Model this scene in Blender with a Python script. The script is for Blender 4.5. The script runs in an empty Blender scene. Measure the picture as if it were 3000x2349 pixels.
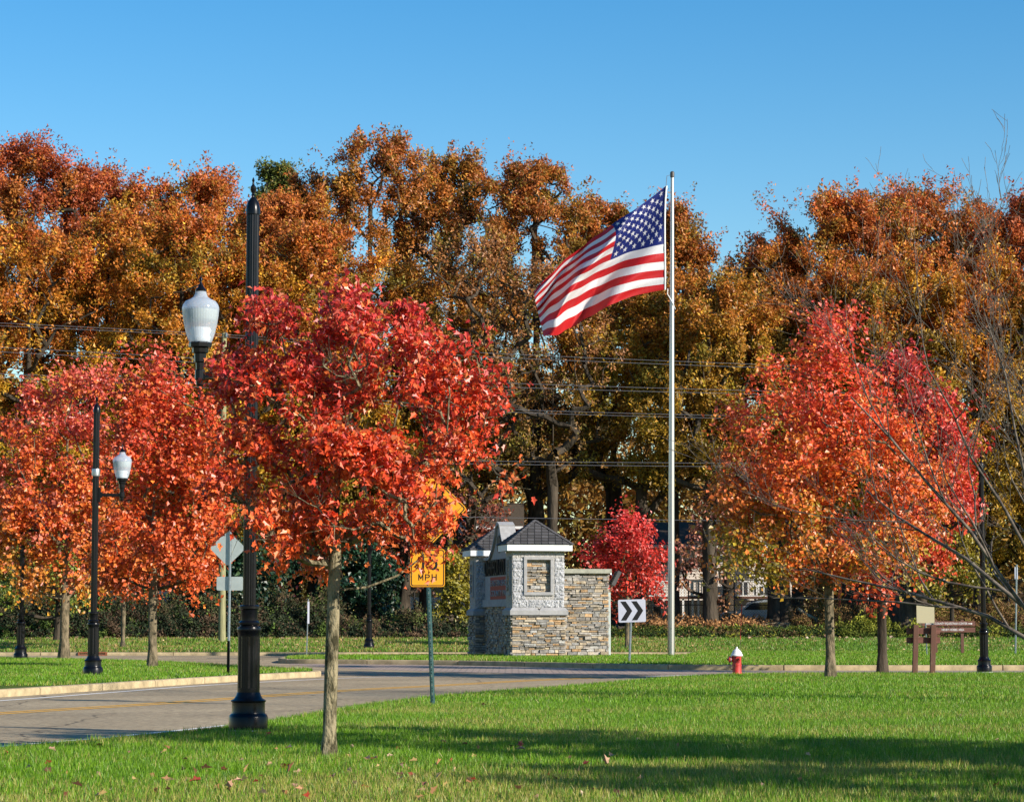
import bpy, math, random
import numpy as np
from mathutils import Vector, Matrix
from mathutils.geometry import tessellate_polygon
R = math.radians
random.seed(5)
scn = bpy.context.scene
COL = scn.collection

# ------------------------------------------------------------------ camera, sky, sun
F = 7200.0; CX = 1500.0; CY = 1174.5; TILT = R(5.09); EYE = 1.6
cam_d = bpy.data.cameras.new("camera"); cam = bpy.data.objects.new("camera", cam_d); COL.objects.link(cam)
cam_d.sensor_width = 36; cam_d.lens = F/3000*36; cam_d.clip_start = .5; cam_d.clip_end = 6000
cam.location = (0, 0, EYE); cam.rotation_euler = (R(90)+TILT, 0, 0)
scn.camera = cam
SAZ = R(58); SEL = R(24)
SUN = Vector((math.sin(SAZ)*math.cos(SEL), -math.cos(SAZ)*math.cos(SEL), math.sin(SEL)))
w = bpy.data.worlds.new("World"); scn.world = w; w.use_nodes = True
nt = w.node_tree; bg = nt.nodes['Background']
sky = nt.nodes.new('ShaderNodeTexSky'); sky.sky_type = 'NISHITA'; sky.sun_disc = False
sky.sun_elevation = SEL; sky.sun_rotation = math.atan2(SUN.x, SUN.y)
sky.air_density = 1.1; sky.dust_density = .05; sky.ozone_density = 2.0; sky.altitude = 50
hs = nt.nodes.new('ShaderNodeHueSaturation'); hs.inputs['Saturation'].default_value = 1.52; hs.inputs['Hue'].default_value = .504; hs.inputs['Value'].default_value = 1.12; nt.links.new(sky.outputs[0], hs.inputs['Color']); nt.links.new(hs.outputs[0], bg.inputs[0]); bg.inputs[1].default_value = .085
sl = bpy.data.lights.new("sun", 'SUN'); sl.energy = 5.0; sl.angle = R(.5); sl.color = (1, .91, .79)
so = bpy.data.objects.new("sun", sl); COL.objects.link(so)
so.rotation_euler = SUN.to_track_quat('Z', 'Y').to_euler(); so.location = SUN*200
scn.view_settings.view_transform = 'Standard'; scn.view_settings.look = 'None'
scn.view_settings.exposure = 0.75; scn.view_settings.gamma = 1
scn.cycles.max_bounces = 6; scn.cycles.transparent_max_bounces = 12

# ------------------------------------------------------------------ photo -> world helpers
ct, st = math.cos(TILT), math.sin(TILT)
def ray(px, py):
    a = (px-CX)/F; b = (CY-py)/F
    return a, ct-b*st, st+b*ct
def G(px, py, z=0.):
    a, b, c = ray(px, py); t = (z-EYE)/c
    return Vector((a*t, b*t, z))
def V(px, py, Y):
    a, b, c = ray(px, py); t = Y/b
    return Vector((a*t, Y, EYE+c*t))
def gz(y):                       # height of the land beyond the far kerb
    return float(np.interp(y, [111.9, 130, 142, 170, 400, 3000], [.15, .60, 1.15, 1.3, 2.5, 3]))

# ------------------------------------------------------------------ materials
MATS = {}
def nodes(name):
    m = bpy.data.materials.new(name); m.use_nodes = True
    t = m.node_tree; return m, t, t.nodes['Principled BSDF']
def mat(name, col=(.5,.5,.5), rough=.7, spec=.4, metal=0, attr=False, nscale=0, namt=.25, bump=0, bscale=30, bdist=.01, coat=0, trans=0, col2=None, stretch=(1,1,1), nlo=.35, nhi=.65):
    m, t, p = nodes(name); L = t.links.new
    p.inputs['Roughness'].default_value = rough; p.inputs['Metallic'].default_value = metal
    p.inputs['Specular IOR Level'].default_value = spec; p.inputs['Coat Weight'].default_value = coat
    base = None
    tc = t.nodes.new('ShaderNodeTexCoord'); mp = t.nodes.new('ShaderNodeMapping'); mp.inputs['Scale'].default_value = stretch
    L(tc.outputs['Object'], mp.inputs[0])
    if attr:
        a = t.nodes.new('ShaderNodeAttribute'); a.attribute_name = 'Col'; base = a.outputs['Color']
    else:
        rgb = t.nodes.new('ShaderNodeRGB'); rgb.outputs[0].default_value = (*col, 1); base = rgb.outputs[0]
    if nscale:
        n = t.nodes.new('ShaderNodeTexNoise'); n.inputs['Scale'].default_value = nscale; n.inputs['Detail'].default_value = 6; n.inputs['Roughness'].default_value = .65
        L(mp.outputs[0], n.inputs[0])
        mr = t.nodes.new('ShaderNodeMapRange'); mr.inputs[1].default_value = nlo; mr.inputs[2].default_value = nhi
        L(n.outputs[0], mr.inputs[0])
        mx = t.nodes.new('ShaderNodeMix'); mx.data_type = 'RGBA'; 
        if col2 is None:
            mx.blend_type = 'MULTIPLY'; mx.inputs[0].default_value = 1
            mr.inputs[3].default_value = 1-namt; mr.inputs[4].default_value = 1+namt
            L(base, mx.inputs[6]); L(mr.outputs[0], mx.inputs[7])
        else:
            L(mr.outputs[0], mx.inputs[0]); L(base, mx.inputs[6]); mx.inputs[7].default_value = (*col2, 1)
        base = mx.outputs[2]
    L(base, p.inputs['Base Color'])
    if bump:
        n2 = t.nodes.new('ShaderNodeTexNoise'); n2.inputs['Scale'].default_value = bscale; n2.inputs['Detail'].default_value = 5
        L(mp.outputs[0], n2.inputs[0])
        b = t.nodes.new('ShaderNodeBump'); b.inputs['Strength'].default_value = bump; b.inputs['Distance'].default_value = bdist
        L(n2.outputs[0], b.inputs['Height']); L(b.outputs[0], p.inputs['Normal'])
    if trans:
        tr = t.nodes.new('ShaderNodeBsdfTranslucent'); L(base, tr.inputs[0])
        ms = t.nodes.new('ShaderNodeMixShader'); ms.inputs[0].default_value = trans
        L(p.outputs[0], ms.inputs[1]); L(tr.outputs[0], ms.inputs[2])
        L(ms.outputs[0], t.nodes['Material Output'].inputs[0])
    MATS[name] = m; return m
M_leaf_near = mat('maple_leaf_near', attr=True, rough=.45, spec=.8, trans=.32)
M_leaf = mat('maple_leaf', attr=True, rough=.45, spec=.7, trans=.34)
M_oakleaf = mat('oak_leaf', attr=True, rough=.5, spec=.4, trans=.30)
M_brushleaf = mat('undergrowth_leaf', attr=True, rough=.8, spec=.12, trans=.15)
M_grass = mat('grass_blades', attr=True, rough=.45, spec=.35, trans=.30)
M_bark = mat('maple_bark', (.20,.16,.10), .9, .2, nscale=9, col2=(.06,.052,.03), bump=1, bscale=26, bdist=.04, stretch=(1,1,.35), nlo=.42, nhi=.62)
M_barkn = mat('young_maple_bark', (.27,.23,.14), .9, .2, nscale=11, col2=(.045,.04,.02), bump=1, bscale=40, bdist=.03, stretch=(1,1,.4), nlo=.44, nhi=.6)
M_oakbark = mat('oak_bark', (.055,.044,.032), .95, .15, nscale=3, namt=.5, bump=1, bscale=8, bdist=.06, stretch=(1,1,.25))
M_palebark = mat('pale_bark', (.30,.25,.19), .9, .2, nscale=6, namt=.5, bump=.6, bscale=12, bdist=.03)
M_lawn = mat('lawn_soil', (.055,.12,.014), 1, .1, nscale=1.3, col2=(.10,.13,.02), bump=1, bscale=60, bdist=.03)
M_ground = mat('woodland_floor', (.12,.075,.035), 1, .1, nscale=.8, col2=(.06,.065,.02), bump=1, bscale=20, bdist=.05)
M_kerb = mat('kerb_concrete', (.36,.285,.165), .9, .2, nscale=2.6, namt=.3, bump=.4, bscale=60, bdist=.004)
M_white = mat('road_paint_white', (.80,.78,.72), .7, .3, nscale=14, col2=(.45,.42,.38), nlo=.58, nhi=.85)
M_yellow = mat('road_paint_yellow', (.85,.42,.015), .7, .3, nscale=14, col2=(.5,.30,.06), nlo=.6, nhi=.85)
M_black = mat('black_enamel', (.0035,.004,.006), .28, .22, coat=.04, nscale=20, namt=.3, bump=.04, bscale=8, bdist=.01)
M_galv = mat('galvanised_steel', (.42,.46,.48), .38, .5, metal=.85, nscale=12, namt=.12)
M_green_steel = mat('weathered_channel_steel', (.10,.19,.19), .38, .5, metal=.7, attr=True, nscale=10, namt=.2)
M_alu = mat('satin_aluminium', (.50,.48,.46), .33, .5, metal=.9, nscale=1.5, namt=.07, stretch=(8,8,.3))
M_signback = mat('sign_back_aluminium', (.40,.45,.43), .5, .5, metal=.45, nscale=5, namt=.08)
M_signyel = mat('sign_amber', (.80,.34,.012), .45, .5, nscale=8, namt=.05)
M_signblk = mat('sign_black', (.008,.008,.008), .5, .4)
M_signwht = mat('sign_white', (.46,.48,.56), .5, .4, nscale=5, namt=.05)
M_stone = mat('ledge_stone', attr=True, rough=.9, spec=.25, nscale=9, namt=.35, bump=1, bscale=22, bdist=.02)
M_block = mat('split_face_block', (.33,.32,.30), .92, .2, attr=True, nscale=24, namt=.35, bump=1, bscale=11, bdist=.09)
M_smooth = mat('cast_stone', (.30,.298,.295), .85, .3, nscale=5, namt=.14, bump=.3, bscale=40, bdist=.004)
M_trim = mat('white_fascia', (.72,.73,.72), .5, .4, nscale=4, namt=.07)
M_shingle = mat('slate_grey_shingle', attr=True, rough=.85, spec=.3, nscale=60, namt=.3, bump=.5, bscale=120, bdist=.004)
M_dark = mat('dark_metal', (.05,.048,.045), .5, .4, nscale=10, namt=.2)
M_redpanel = mat('red_sign_panel', (.30,.045,.03), .6, .3)
M_wood_b = mat('brown_sign_wood', (.145,.062,.045), .7, .3, nscale=12, namt=.25, bump=.3, bscale=40, bdist=.004, stretch=(.2,1,1))
M_wood_p = mat('brown_post_wood', (.12,.058,.040), .8, .3, nscale=9, col2=(.20,.15,.10), bump=.5, bscale=30, bdist=.006, stretch=(1,1,.15), nlo=.55, nhi=.75)
M_hyd_r = mat('hydrant_red', (.46,.035,.03), .42, .5, nscale=12, namt=.2, bump=.15, bscale=30, bdist=.004)
M_hyd_w = mat('hydrant_white', (.72,.74,.76), .45, .5, nscale=14, col2=(.5,.5,.48), nlo=.5, nhi=.8)
M_chain = mat('rusty_chain', (.12,.07,.04), .7, .4, metal=.6)
M_rod = mat('red_marker_rod', (.42,.03,.02), .5, .4)
M_wire = mat('overhead_wire', (.22,.22,.24), .45, .5, metal=.5)
M_pole = mat('treated_pole_wood', (.24,.23,.12), .85, .2, nscale=4, namt=.3, stretch=(3,3,.3), bump=.4, bscale=10)
M_fence = mat('black_chain_link', (.02,.02,.022), .5, .4)
M_sidingA = mat('beige_siding', (.58,.52,.46), .7, .3, nscale=2, namt=.08)
M_sidingB = mat('tan_brick', (.46,.34,.21), .8, .2, nscale=14, namt=.3)
M_brickR = mat('red_brick', (.36,.10,.06), .85, .2, nscale=14, namt=.25)
M_roof = mat('house_roof', (.065,.05,.035), .9, .2, nscale=10, namt=.3)
M_glass = mat('window_glass', (.02,.025,.035), .08, .8)
M_wtrim = mat('house_white_trim', (.70,.70,.69), .6, .3, nscale=3, namt=.06)
M_plastic = mat('dark_green_plastic', (.012,.05,.035), .5, .4)
M_carw = mat('silver_car_paint', (.45,.42,.40), .3, .6, metal=.3, coat=.5)
M_carb = mat('pale_blue_car_paint', (.42,.47,.55), .3, .6, metal=.3, coat=.5)
M_tyre = mat('tyre_rubber', (.02,.02,.02), .85, .2)
M_rim = mat('wheel_alloy', (.5,.5,.5), .35, .5, metal=.8)
M_tarp = mat('blue_tarpaulin', (.03,.05,.45), .45, .5, nscale=2, namt=.3, bump=.4, bscale=5)
M_drain = mat('rusty_drain_iron', (.23,.075,.035), .8, .3, nscale=12, namt=.3)
M_brush = mat('dead_branch', (.34,.26,.16), .9, .2, nscale=5, namt=.4)
M_flag = mat('flag_nylon', attr=True, rough=.5, spec=.35, trans=.3, nscale=90, namt=.03, bump=.25, bscale=9, bdist=.03, stretch=(1,1,.3))
# asphalt
m, t, p = nodes('asphalt'); L = t.links.new; MATS['asphalt'] = m; M_asph = m
tc = t.nodes.new('ShaderNodeTexCoord')
n1 = t.nodes.new('ShaderNodeTexNoise'); n1.inputs['Scale'].default_value = 7; n1.inputs['Detail'].default_value = 8; n1.inputs['Roughness'].default_value = .8
n2 = t.nodes.new('ShaderNodeTexNoise'); n2.inputs['Scale'].default_value = .35; n2.inputs['Detail'].default_value = 5
L(tc.outputs['Object'], n1.inputs[0]); L(tc.outputs['Object'], n2.inputs[0])
r1 = t.nodes.new('ShaderNodeValToRGB'); r1.color_ramp.elements[0].position = .3; r1.color_ramp.elements[1].position = .72
r1.color_ramp.elements[0].color = (.11,.085,.052,1); r1.color_ramp.elements[1].color = (.58,.455,.28,1)
L(n1.outputs[0], r1.inputs[0])
mr = t.nodes.new('ShaderNodeMapRange'); mr.inputs[1].default_value = .3; mr.inputs[2].default_value = .7; mr.inputs[3].default_value = .78; mr.inputs[4].default_value = 1.15
L(n2.outputs[0], mr.inputs[0])
mx = t.nodes.new('ShaderNodeMix'); mx.data_type = 'RGBA'; mx.blend_type = 'MULTIPLY'; mx.inputs[0].default_value = 1
L(r1.outputs[0], mx.inputs[6]); L(mr.outputs[0], mx.inputs[7])
# tar-sealed cracks
vo = t.nodes.new('ShaderNodeTexVoronoi'); vo.feature = 'DISTANCE_TO_EDGE'; vo.inputs['Scale'].default_value = .16
wn = t.nodes.new('ShaderNodeTexNoise'); wn.inputs['Scale'].default_value = .8; wn.inputs['Detail'].default_value = 6
ad = t.nodes.new('ShaderNodeMix'); ad.data_type = 'RGBA'; ad.blend_type = 'ADD'; ad.inputs[0].default_value = 1.2
L(tc.outputs['Object'], wn.inputs[0]); L(tc.outputs['Object'], ad.inputs[6]); L(wn.outputs[1], ad.inputs[7]); L(ad.outputs[2], vo.inputs[0])
cr = t.nodes.new('ShaderNodeMapRange'); cr.inputs[1].default_value = .002; cr.inputs[2].default_value = .006; cr.inputs[3].default_value = .45; cr.inputs[4].default_value = 1
L(vo.outputs[0], cr.inputs[0])
mx2 = t.nodes.new('ShaderNodeMix'); mx2.data_type = 'RGBA'; mx2.blend_type = 'MULTIPLY'; mx2.inputs[0].default_value = 1
L(mx.outputs[2], mx2.inputs[6]); L(cr.outputs[0], mx2.inputs[7]); L(mx2.outputs[2], p.inputs['Base Color'])
p.inputs['Roughness'].default_value = .9; p.inputs['Specular IOR Level'].default_value = .25
b = t.nodes.new('ShaderNodeBump'); b.inputs['Strength'].default_value = .6; b.inputs['Distance'].default_value = .008; L(n1.outputs[0], b.inputs['Height']); L(b.outputs[0], p.inputs['Normal'])
# brick pavers
m, t, p = nodes('brick_pavers'); L = t.links.new; M_paver = m
tc = t.nodes.new('ShaderNodeTexCoord'); br = t.nodes.new('ShaderNodeTexBrick'); br.inputs['Scale'].default_value = 1.2
br.inputs['Color1'].default_value = (.42,.31,.23,1); br.inputs['Color2'].default_value = (.30,.225,.18,1); br.inputs['Mortar'].default_value = (.15,.12,.10,1); br.inputs['Mortar Size'].default_value = .03
L(tc.outputs['Object'], br.inputs[0]); L(br.outputs[0], p.inputs['Base Color']); p.inputs['Roughness'].default_value = .9
# lamp globe: ribbed clear acrylic
def globe_mat(name, tint, fac):
    m, t, p = nodes(name); L = t.links.new
    p.inputs['Base Color'].default_value = (*tint, 1); p.inputs['Roughness'].default_value = .12; p.inputs['Specular IOR Level'].default_value = .7
    tr = t.nodes.new('ShaderNodeBsdfTransparent'); tr.inputs[0].default_value = (.93,.96,1,1)
    tl = t.nodes.new('ShaderNodeBsdfTranslucent'); tl.inputs[0].default_value = (*tint, 1)
    m1 = t.nodes.new('ShaderNodeMixShader'); m1.inputs[0].default_value = .4
    m2 = t.nodes.new('ShaderNodeMixShader'); m2.inputs[0].default_value = fac
    L(p.outputs[0], m1.inputs[1]); L(tl.outputs[0], m1.inputs[2]); L(m1.outputs[0], m2.inputs[1]); L(tr.outputs[0], m2.inputs[2])
    L(m2.outputs[0], t.nodes['Material Output'].inputs[0]); return m
M_globe = globe_mat('ribbed_acrylic', (.66,.74,.82), .42)
M_reflect = mat('lamp_reflector', (.86,.86,.84), .35, .5)
M_band = mat('lamp_inner_band', (.36,.40,.34), .4, .5)

# ------------------------------------------------------------------ mesh helpers
class MB:
    def __init__(s): s.v = []; s.f = []; s.c = []; s.usec = False
    def add(s, vs, fs, col=None):
        o = len(s.v); s.v += [tuple(q) for q in vs]; s.f += [tuple(i+o for i in f) for f in fs]
        if col is not None: s.usec = True
        s.c += [col if col is not None else (.5,.5,.5)]*len(fs)
        return s
    def box(s, c, d, M=None, col=None, taper=1.0):
        x, y, z = d[0]/2, d[1]/2, d[2]/2
        vs = [Vector((sx*x*(taper if sz > 0 else 1), sy*y*(taper if sz > 0 else 1), sz*z)) for sz in (-1, 1) for sy in (-1, 1) for sx in (-1, 1)]
        if M is not None: vs = [M @ q for q in vs]
        vs = [q+Vector(c) for q in vs]
        return s.add(vs, [(0,2,3,1),(4,5,7,6),(0,1,5,4),(2,6,7,3),(0,4,6,2),(1,3,7,5)], col)
    def tube(s, pts, rad, n=8, cap=True, col=None):
        pts = [Vector(q) for q in pts]; vs = []; k = len(pts)
        if not hasattr(rad, '__len__'): rad = [rad]*k
        for i, q in enumerate(pts):
            d = (pts[min(i+1, k-1)]-pts[max(i-1, 0)]).normalized()
            a = d.cross(Vector((.13, .99, .05))); 
            if a.length < .05: a = d.cross(Vector((1, 0, 0)))
            a.normalize(); b2 = d.cross(a)
            for j in range(n):
                th = 2*math.pi*j/n; vs.append(q+(a*math.cos(th)+b2*math.sin(th))*rad[i])
        fs = [(i*n+j, i*n+(j+1) % n, (i+1)*n+(j+1) % n, (i+1)*n+j) for i in range(k-1) for j in range(n)]
        if cap: fs += [tuple(range(n))[::-1], tuple(range((k-1)*n, k*n))]
        return s.add(vs, fs, col)
    def lathe(s, prof, c=(0,0,0), n=24, flute=0, nfl=12, col=None, M=None):
        vs = []; k = len(prof)
        for r, z in prof:
            for j in range(n):
                th = 2*math.pi*j/n; rr = r*(1-flute*(.5-.5*math.cos(th*nfl))) if flute else r
                q = Vector((rr*math.cos(th), rr*math.sin(th), z))
                if M is not None: q = M @ q
                vs.append(q+Vector(c))
        fs = [(i*n+j, i*n+(j+1) % n, (i+1)*n+(j+1) % n, (i+1)*n+j) for i in range(k-1) for j in range(n)]
        fs += [tuple(range(n))[::-1], tuple(range((k-1)*n, k*n))]
        return s.add(vs, fs, col)
    def prism(s, pts, y0, y1, col=None, M=None, c=(0,0,0)):   # outline in XZ, extruded along Y
        n = len(pts); vs = [Vector((x, y0, z)) for x, z in pts]+[Vector((x, y1, z)) for x, z in pts]
        tri = tessellate_polygon([[Vector((x, z, 0)) for x, z in pts]])
        if M is not None: vs = [M @ q for q in vs]
        vs = [q+Vector(c) for q in vs]
        fs = [tuple(q) for q in tri]+[tuple(i+n for i in q[::-1]) for q in tri]+[(i, (i+1) % n, (i+1) % n+n, i+n) for i in range(n)]
        return s.add(vs, fs, col)
    def build(s, name, m, parent=None, smooth=False, bevel=0):
        me = bpy.data.meshes.new(name); me.from_pydata(s.v, [], s.f)
        if s.usec:
            a = me.attributes.new('Col', 'FLOAT_COLOR', 'FACE')
            a.data.foreach_set('color', np.array([(*q, 1) for q in s.c], dtype=np.float32).ravel())
        me.materials.append(m)
        if smooth:
            me.polygons.foreach_set('use_smooth', [True]*len(me.polygons)); me.set_sharp_from_angle(angle=R(smooth if smooth > 1 else 40))
        me.update()
        o = bpy.data.objects.new(name, me); COL.objects.link(o)
        if parent is not None: o.parent = parent
        if bevel:
            b = o.modifiers.new('bevel', 'BEVEL'); b.width = bevel; b.segments = 2; b.limit_method = 'ANGLE'
        return o
def tag(o, label, cat, group=None, kind=None):
    if label: o['label'] = label
    if cat: o['category'] = cat
    if group: o['group'] = group
    if kind: o['kind'] = kind
    return o
def thing(name, label, cat, loc=(0,0,0), rz=0, group=None, scale=1):
    o = bpy.data.objects.new(name, None); COL.objects.link(o); o.location = loc; o.rotation_euler = (0, 0, rz); o.scale = (scale,)*3
    o.empty_display_size = .2
    return tag(o, label, cat, group)
def struct(o): o['kind'] = 'structure'; return o
def copy_tree(o, parent=None):
    c = o.copy(); COL.objects.link(c); c.parent = parent
    for ch in [q for q in o.children]: copy_tree(ch, c)
    return c
def fast_mesh(name, verts, nper, cols, m, parent=None, loops=None):
    """verts (N,3); faces: nper verts each, consecutive (or loops array (F,nper)); cols (F,3)"""
    verts = np.ascontiguousarray(verts, dtype=np.float32)
    if loops is None: loops = np.arange(len(verts), dtype=np.int32).reshape(-1, nper)
    nf = len(loops)
    me = bpy.data.meshes.new(name)
    me.vertices.add(len(verts)); me.vertices.foreach_set('co', verts.ravel())
    me.loops.add(nf*nper); me.loops.foreach_set('vertex_index', loops.astype(np.int32).ravel())
    me.polygons.add(nf); me.polygons.foreach_set('loop_start', np.arange(0, nf*nper, nper, dtype=np.int32)); me.polygons.foreach_set('loop_total', np.full(nf, nper, dtype=np.int32))
    me.update(calc_edges=True)
    if cols is not None:
        a = me.attributes.new('Col', 'FLOAT_COLOR', 'FACE')
        a.data.foreach_set('color', np.concatenate([cols, np.ones((nf, 1))], 1).astype(np.float32).ravel())
    me.materials.append(m)
    o = bpy.data.objects.new(name, me); COL.objects.link(o)
    if parent is not None: o.parent = parent
    return o
def text_mesh(txt, size, depth, name, m, parent, loc, rot, width=None, font_bold=True, kind_w=1.0):
    cu = bpy.data.curves.new('t', 'FONT'); cu.body = txt; cu.size = size; cu.extrude = depth; cu.align_x = 'CENTER'; cu.align_y = 'CENTER'
    cu.offset = 0
    o = bpy.data.objects.new('t', cu); COL.objects.link(o)
    dg = bpy.context.evaluated_depsgraph_get(); me = bpy.data.meshes.new_from_object(o.evaluated_get(dg))
    bpy.data.objects.remove(o)
    me.name = name; me.materials.clear(); me.materials.append(m)
    q = bpy.data.objects.new(name, me); COL.objects.link(q); q.parent = parent; q.location = loc; q.rotation_euler = rot
    if width:
        xs = [v.co.x for v in me.vertices]; q.scale = (width/(max(xs)-min(xs)), 1, 1)
    return q
def snoise(P, scale, seed, k=7):
    rg = np.random.default_rng(seed); P = np.asarray(P)
    out = np.zeros(len(P))
    for i in range(k):
        d = rg.normal(size=P.shape[1]); d /= np.linalg.norm(d); f = 2*np.pi/scale*rg.uniform(.5, 1.7)
        out += np.sin(P@d*f+rg.uniform(0, 6.28))
    return out/math.sqrt(k/2)/1.6      # about -1..1
def pip(P, poly):
    x, y = P[:, 0], P[:, 1]; ins = np.zeros(len(P), bool); n = len(poly)
    for i in range(n):
        x1, y1 = poly[i][:2]; x2, y2 = poly[(i+1) % n][:2]
        if y1 == y2: continue
        c = ((y1 > y) != (y2 > y)) & (x < (x2-x1)*(y-y1)/(y2-y1)+x1); ins ^= c
    return ins
def offset_poly(pts, d):           # closed polygon, moves edges inward (CCW) by d
    n = len(pts); out = []
    ar = sum(pts[i][0]*pts[(i+1) % n][1]-pts[(i+1) % n][0]*pts[i][1] for i in range(n)); sg = 1 if ar > 0 else -1
    for i in range(n):
        a = Vector(pts[i-1][:2]); b2 = Vector(pts[i][:2]); c = Vector(pts[(i+1) % n][:2])
        e1 = (b2-a).normalized(); e2 = (c-b2).normalized()
        n1_ = Vector((-e1.y, e1.x))*sg; n2_ = Vector((-e2.y, e2.x))*sg; nn = n1_+n2_
        if nn.length < .1: nn = n1_
        nn.normalize(); k = 1/max(.45, nn.dot(n1_)); out.append(b2+nn*d*k)
    return out
def smooth_line(pts, per=6):       # Catmull-Rom
    P = [Vector(q) for q in pts]; out = []
    for i in range(len(P)-1):
        p0 = P[max(i-1, 0)]; p1 = P[i]; p2 = P[i+1]; p3 = P[min(i+2, len(P)-1)]
        for k in range(per):
            s = k/per; out.append(.5*((2*p1)+(p2-p0)*s+(2*p0-5*p1+4*p2-p3)*s*s+(3*p1-p0-3*p2+p3)*s**3))
    return out+[P[-1]]

# ------------------------------------------------------------------ ground, road, kerbs
def grid_ground():
    ys = list(np.linspace(-60, 111, 8))+[112.08, 112.18, 116, 121, 126, 130, 134, 138, 142, 150, 170, 250, 400, 900, 3000]
    xs = [-1500, -300, -100, -60, -30, 0, 30, 60, 100, 300, 1500]
    vs = [(x, y, -.06 if y < 112.1 else gz(y)-.04) for y in ys for x in xs]; n = len(xs)
    fs = [(j*n+i, j*n+i+1, (j+1)*n+i+1, (j+1)*n+i) for j in range(len(ys)-1) for i in range(n-1)]
    b = MB(); b.add(vs, fs); return struct(b.build('ground', M_ground))
grid_ground()
def sheet(name, pts, z, m, skirt=0):
    P = [Vector((q[0], q[1], z)) for q in pts]; b = MB(); tri = tessellate_polygon([P])
    ar = sum(P[i].x*P[(i+1) % len(P)].y-P[(i+1) % len(P)].x*P[i].y for i in range(len(P)))
    fs = []
    for a in tri:
        q0, q1, q2 = [P[i] for i in a]
        fs.append(tuple(a) if (q1-q0).cross(q2-q0).z > 0 else tuple(a[::-1]))
    n = len(P); vs = list(P)
    if skirt:
        vs += [Vector((q.x, q.y, z-skirt)) for q in P]; fs += [(i, (i+1) % n, (i+1) % n+n, i+n) for i in range(n)]
    b.add(vs, fs); return struct(b.build(name, m))
sheet('road', [(-70, 15), (70, 15), (70, 111.9), (-70, 111.9)], 0, M_asph)
# near lawn
edge = smooth_line([G(*q, .05) for q in [(-900,2262),(-400,2226),(0,2192),(300,2165),(560,2141),(760,2116),(900,2092),(1100,2060),(1300,2037),(1500,2021),(1700,2006),(1900,1989),(2050,1979),(2200,1973.5),(2500,1972),(3000,1972),(3700,1975),(4600,1982)]], 5)
rg0 = np.random.default_rng(3)
LAWN_N = [(q.x, q.y+.06*math.sin(i*1.7)) for i, q in enumerate(edge)]+[(45, 60), (45, -12), (-25, -12), (-25, 22)]
sheet('near_lawn', LAWN_N, .05, M_lawn, .05)
# islands : outer kerb-top outlines
ISL = [G(*q, .16) for q in [(-700,2052),(-300,2034),(0,2019),(300,2001),(540,1986),(760,1974),(870,1968),(925,1966),(941,1963.5)]]
ISL = smooth_line(ISL, 4)+smooth_line([G(*q, .16) for q in [(930,1960.5),(860,1957),(700,1949),(500,1938),(250,1931),(0,1926),(-400,1922),(-700,1921)]], 4)
RND = smooth_line([G(*q, .17) for q in [(815,1926),(840,1929.5),(1000,1931),(1340,1934),(1600,1939),(1880,1944.5),(2200,1947),(2600,1947.5),(3000,1947.5),(3800,1949),(4600,1951)]], 4)
RND += [Vector((RND[-1].x+2, 111.6, 0)), G(2030,1908,.17)]+smooth_line([G(*q, .17) for q in [(1990,1918.5),(1700,1918),(1400,1918),(1100,1918.5),(900,1920),(830,1922.5)]], 3)
def clean(P):
    out = []
    for q in P:
        q = (q[0], q[1])
        if not out or (Vector(out[-1])-Vector(q)).length > .05: out.append(q)
    return out
ISL = clean(ISL); RND = clean(RND)
def kerb(name, line, h, wd, inner, closed=False, seg=3.0):
    """line: outer top edge points; inner: offset line"""
    b = MB(); acc = 0; n = len(line)
    prof = lambda o, i: [(o[0], o[1], -.05), (o[0], o[1], h-.03), (o[0]+(i[0]-o[0])*.12, o[1]+(i[1]-o[1])*.12, h-.004), (o[0]+(i[0]-o[0])*.25, o[1]+(i[1]-o[1])*.25, h), (i[0], i[1], h), (i[0], i[1], -.05)]
    # resample
    rows = []
    for k in range(n-1+closed):
        a, a2 = Vector(line[k][:2]), Vector(line[(k+1) % n][:2]); c, c2 = Vector(inner[k][:2]), Vector(inner[(k+1) % n][:2])
        L_ = (a2-a).length; m_ = max(1, int(L_/.5))
        for j in range(m_):
            rows.append((a.lerp(a2, j/m_), c.lerp(c2, j/m_), L_/m_))
    rows.append((Vector(line[0 if closed else -1][:2]), Vector(inner[0 if closed else -1][:2]), 0))
    run = []
    def flush(run):
        if len(run) < 2: return
        vs = [v for r in run for v in r]; fs = [(i*6+j, i*6+j+1, (i+1)*6+j+1, (i+1)*6+j) for i in range(len(run)-1) for j in range(5)]
        fs += [(5,4,3,2,1,0), tuple((len(run)-1)*6+j for j in range(6))]
        b.add(vs, fs)
    for o, i, dl in rows:
        r = prof(o, i)
        acc += dl
        run.append(r)
        if acc > seg:
            flush(run); acc = 0
            d = (Vector(rows[min(rows.index((o, i, dl))+1, len(rows)-1)][0])-o)
            if d.length > 0:
                d = d.normalized()*.035; run = [prof(o+d, i+d)]
            else: run = []
    flush(run)
    o = b.build(name, M_kerb, smooth=50); return struct(o)
isl_in = offset_poly(ISL, .22); rnd_in = offset_poly(RND, .22)
kerb('kerb', ISL, .16, .2, isl_in, True, 3.0)
kerb('kerb', RND, .17, .2, rnd_in, True, 3.2)
sheet('island_lawn', [(q.x, q.y) for q in offset_poly(ISL, .2)], .15, M_lawn)
sheet('roundabout_lawn', [(q.x, q.y) for q in offset_poly(RND, .2)], .16, M_lawn)
kx1 = G(2060, 1915, .15).x
kerb('kerb', [(-45, 112), (kx1, 112)], .15, .2, [(-45, 112.22), (kx1, 112.22)], False, 3.0)
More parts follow.
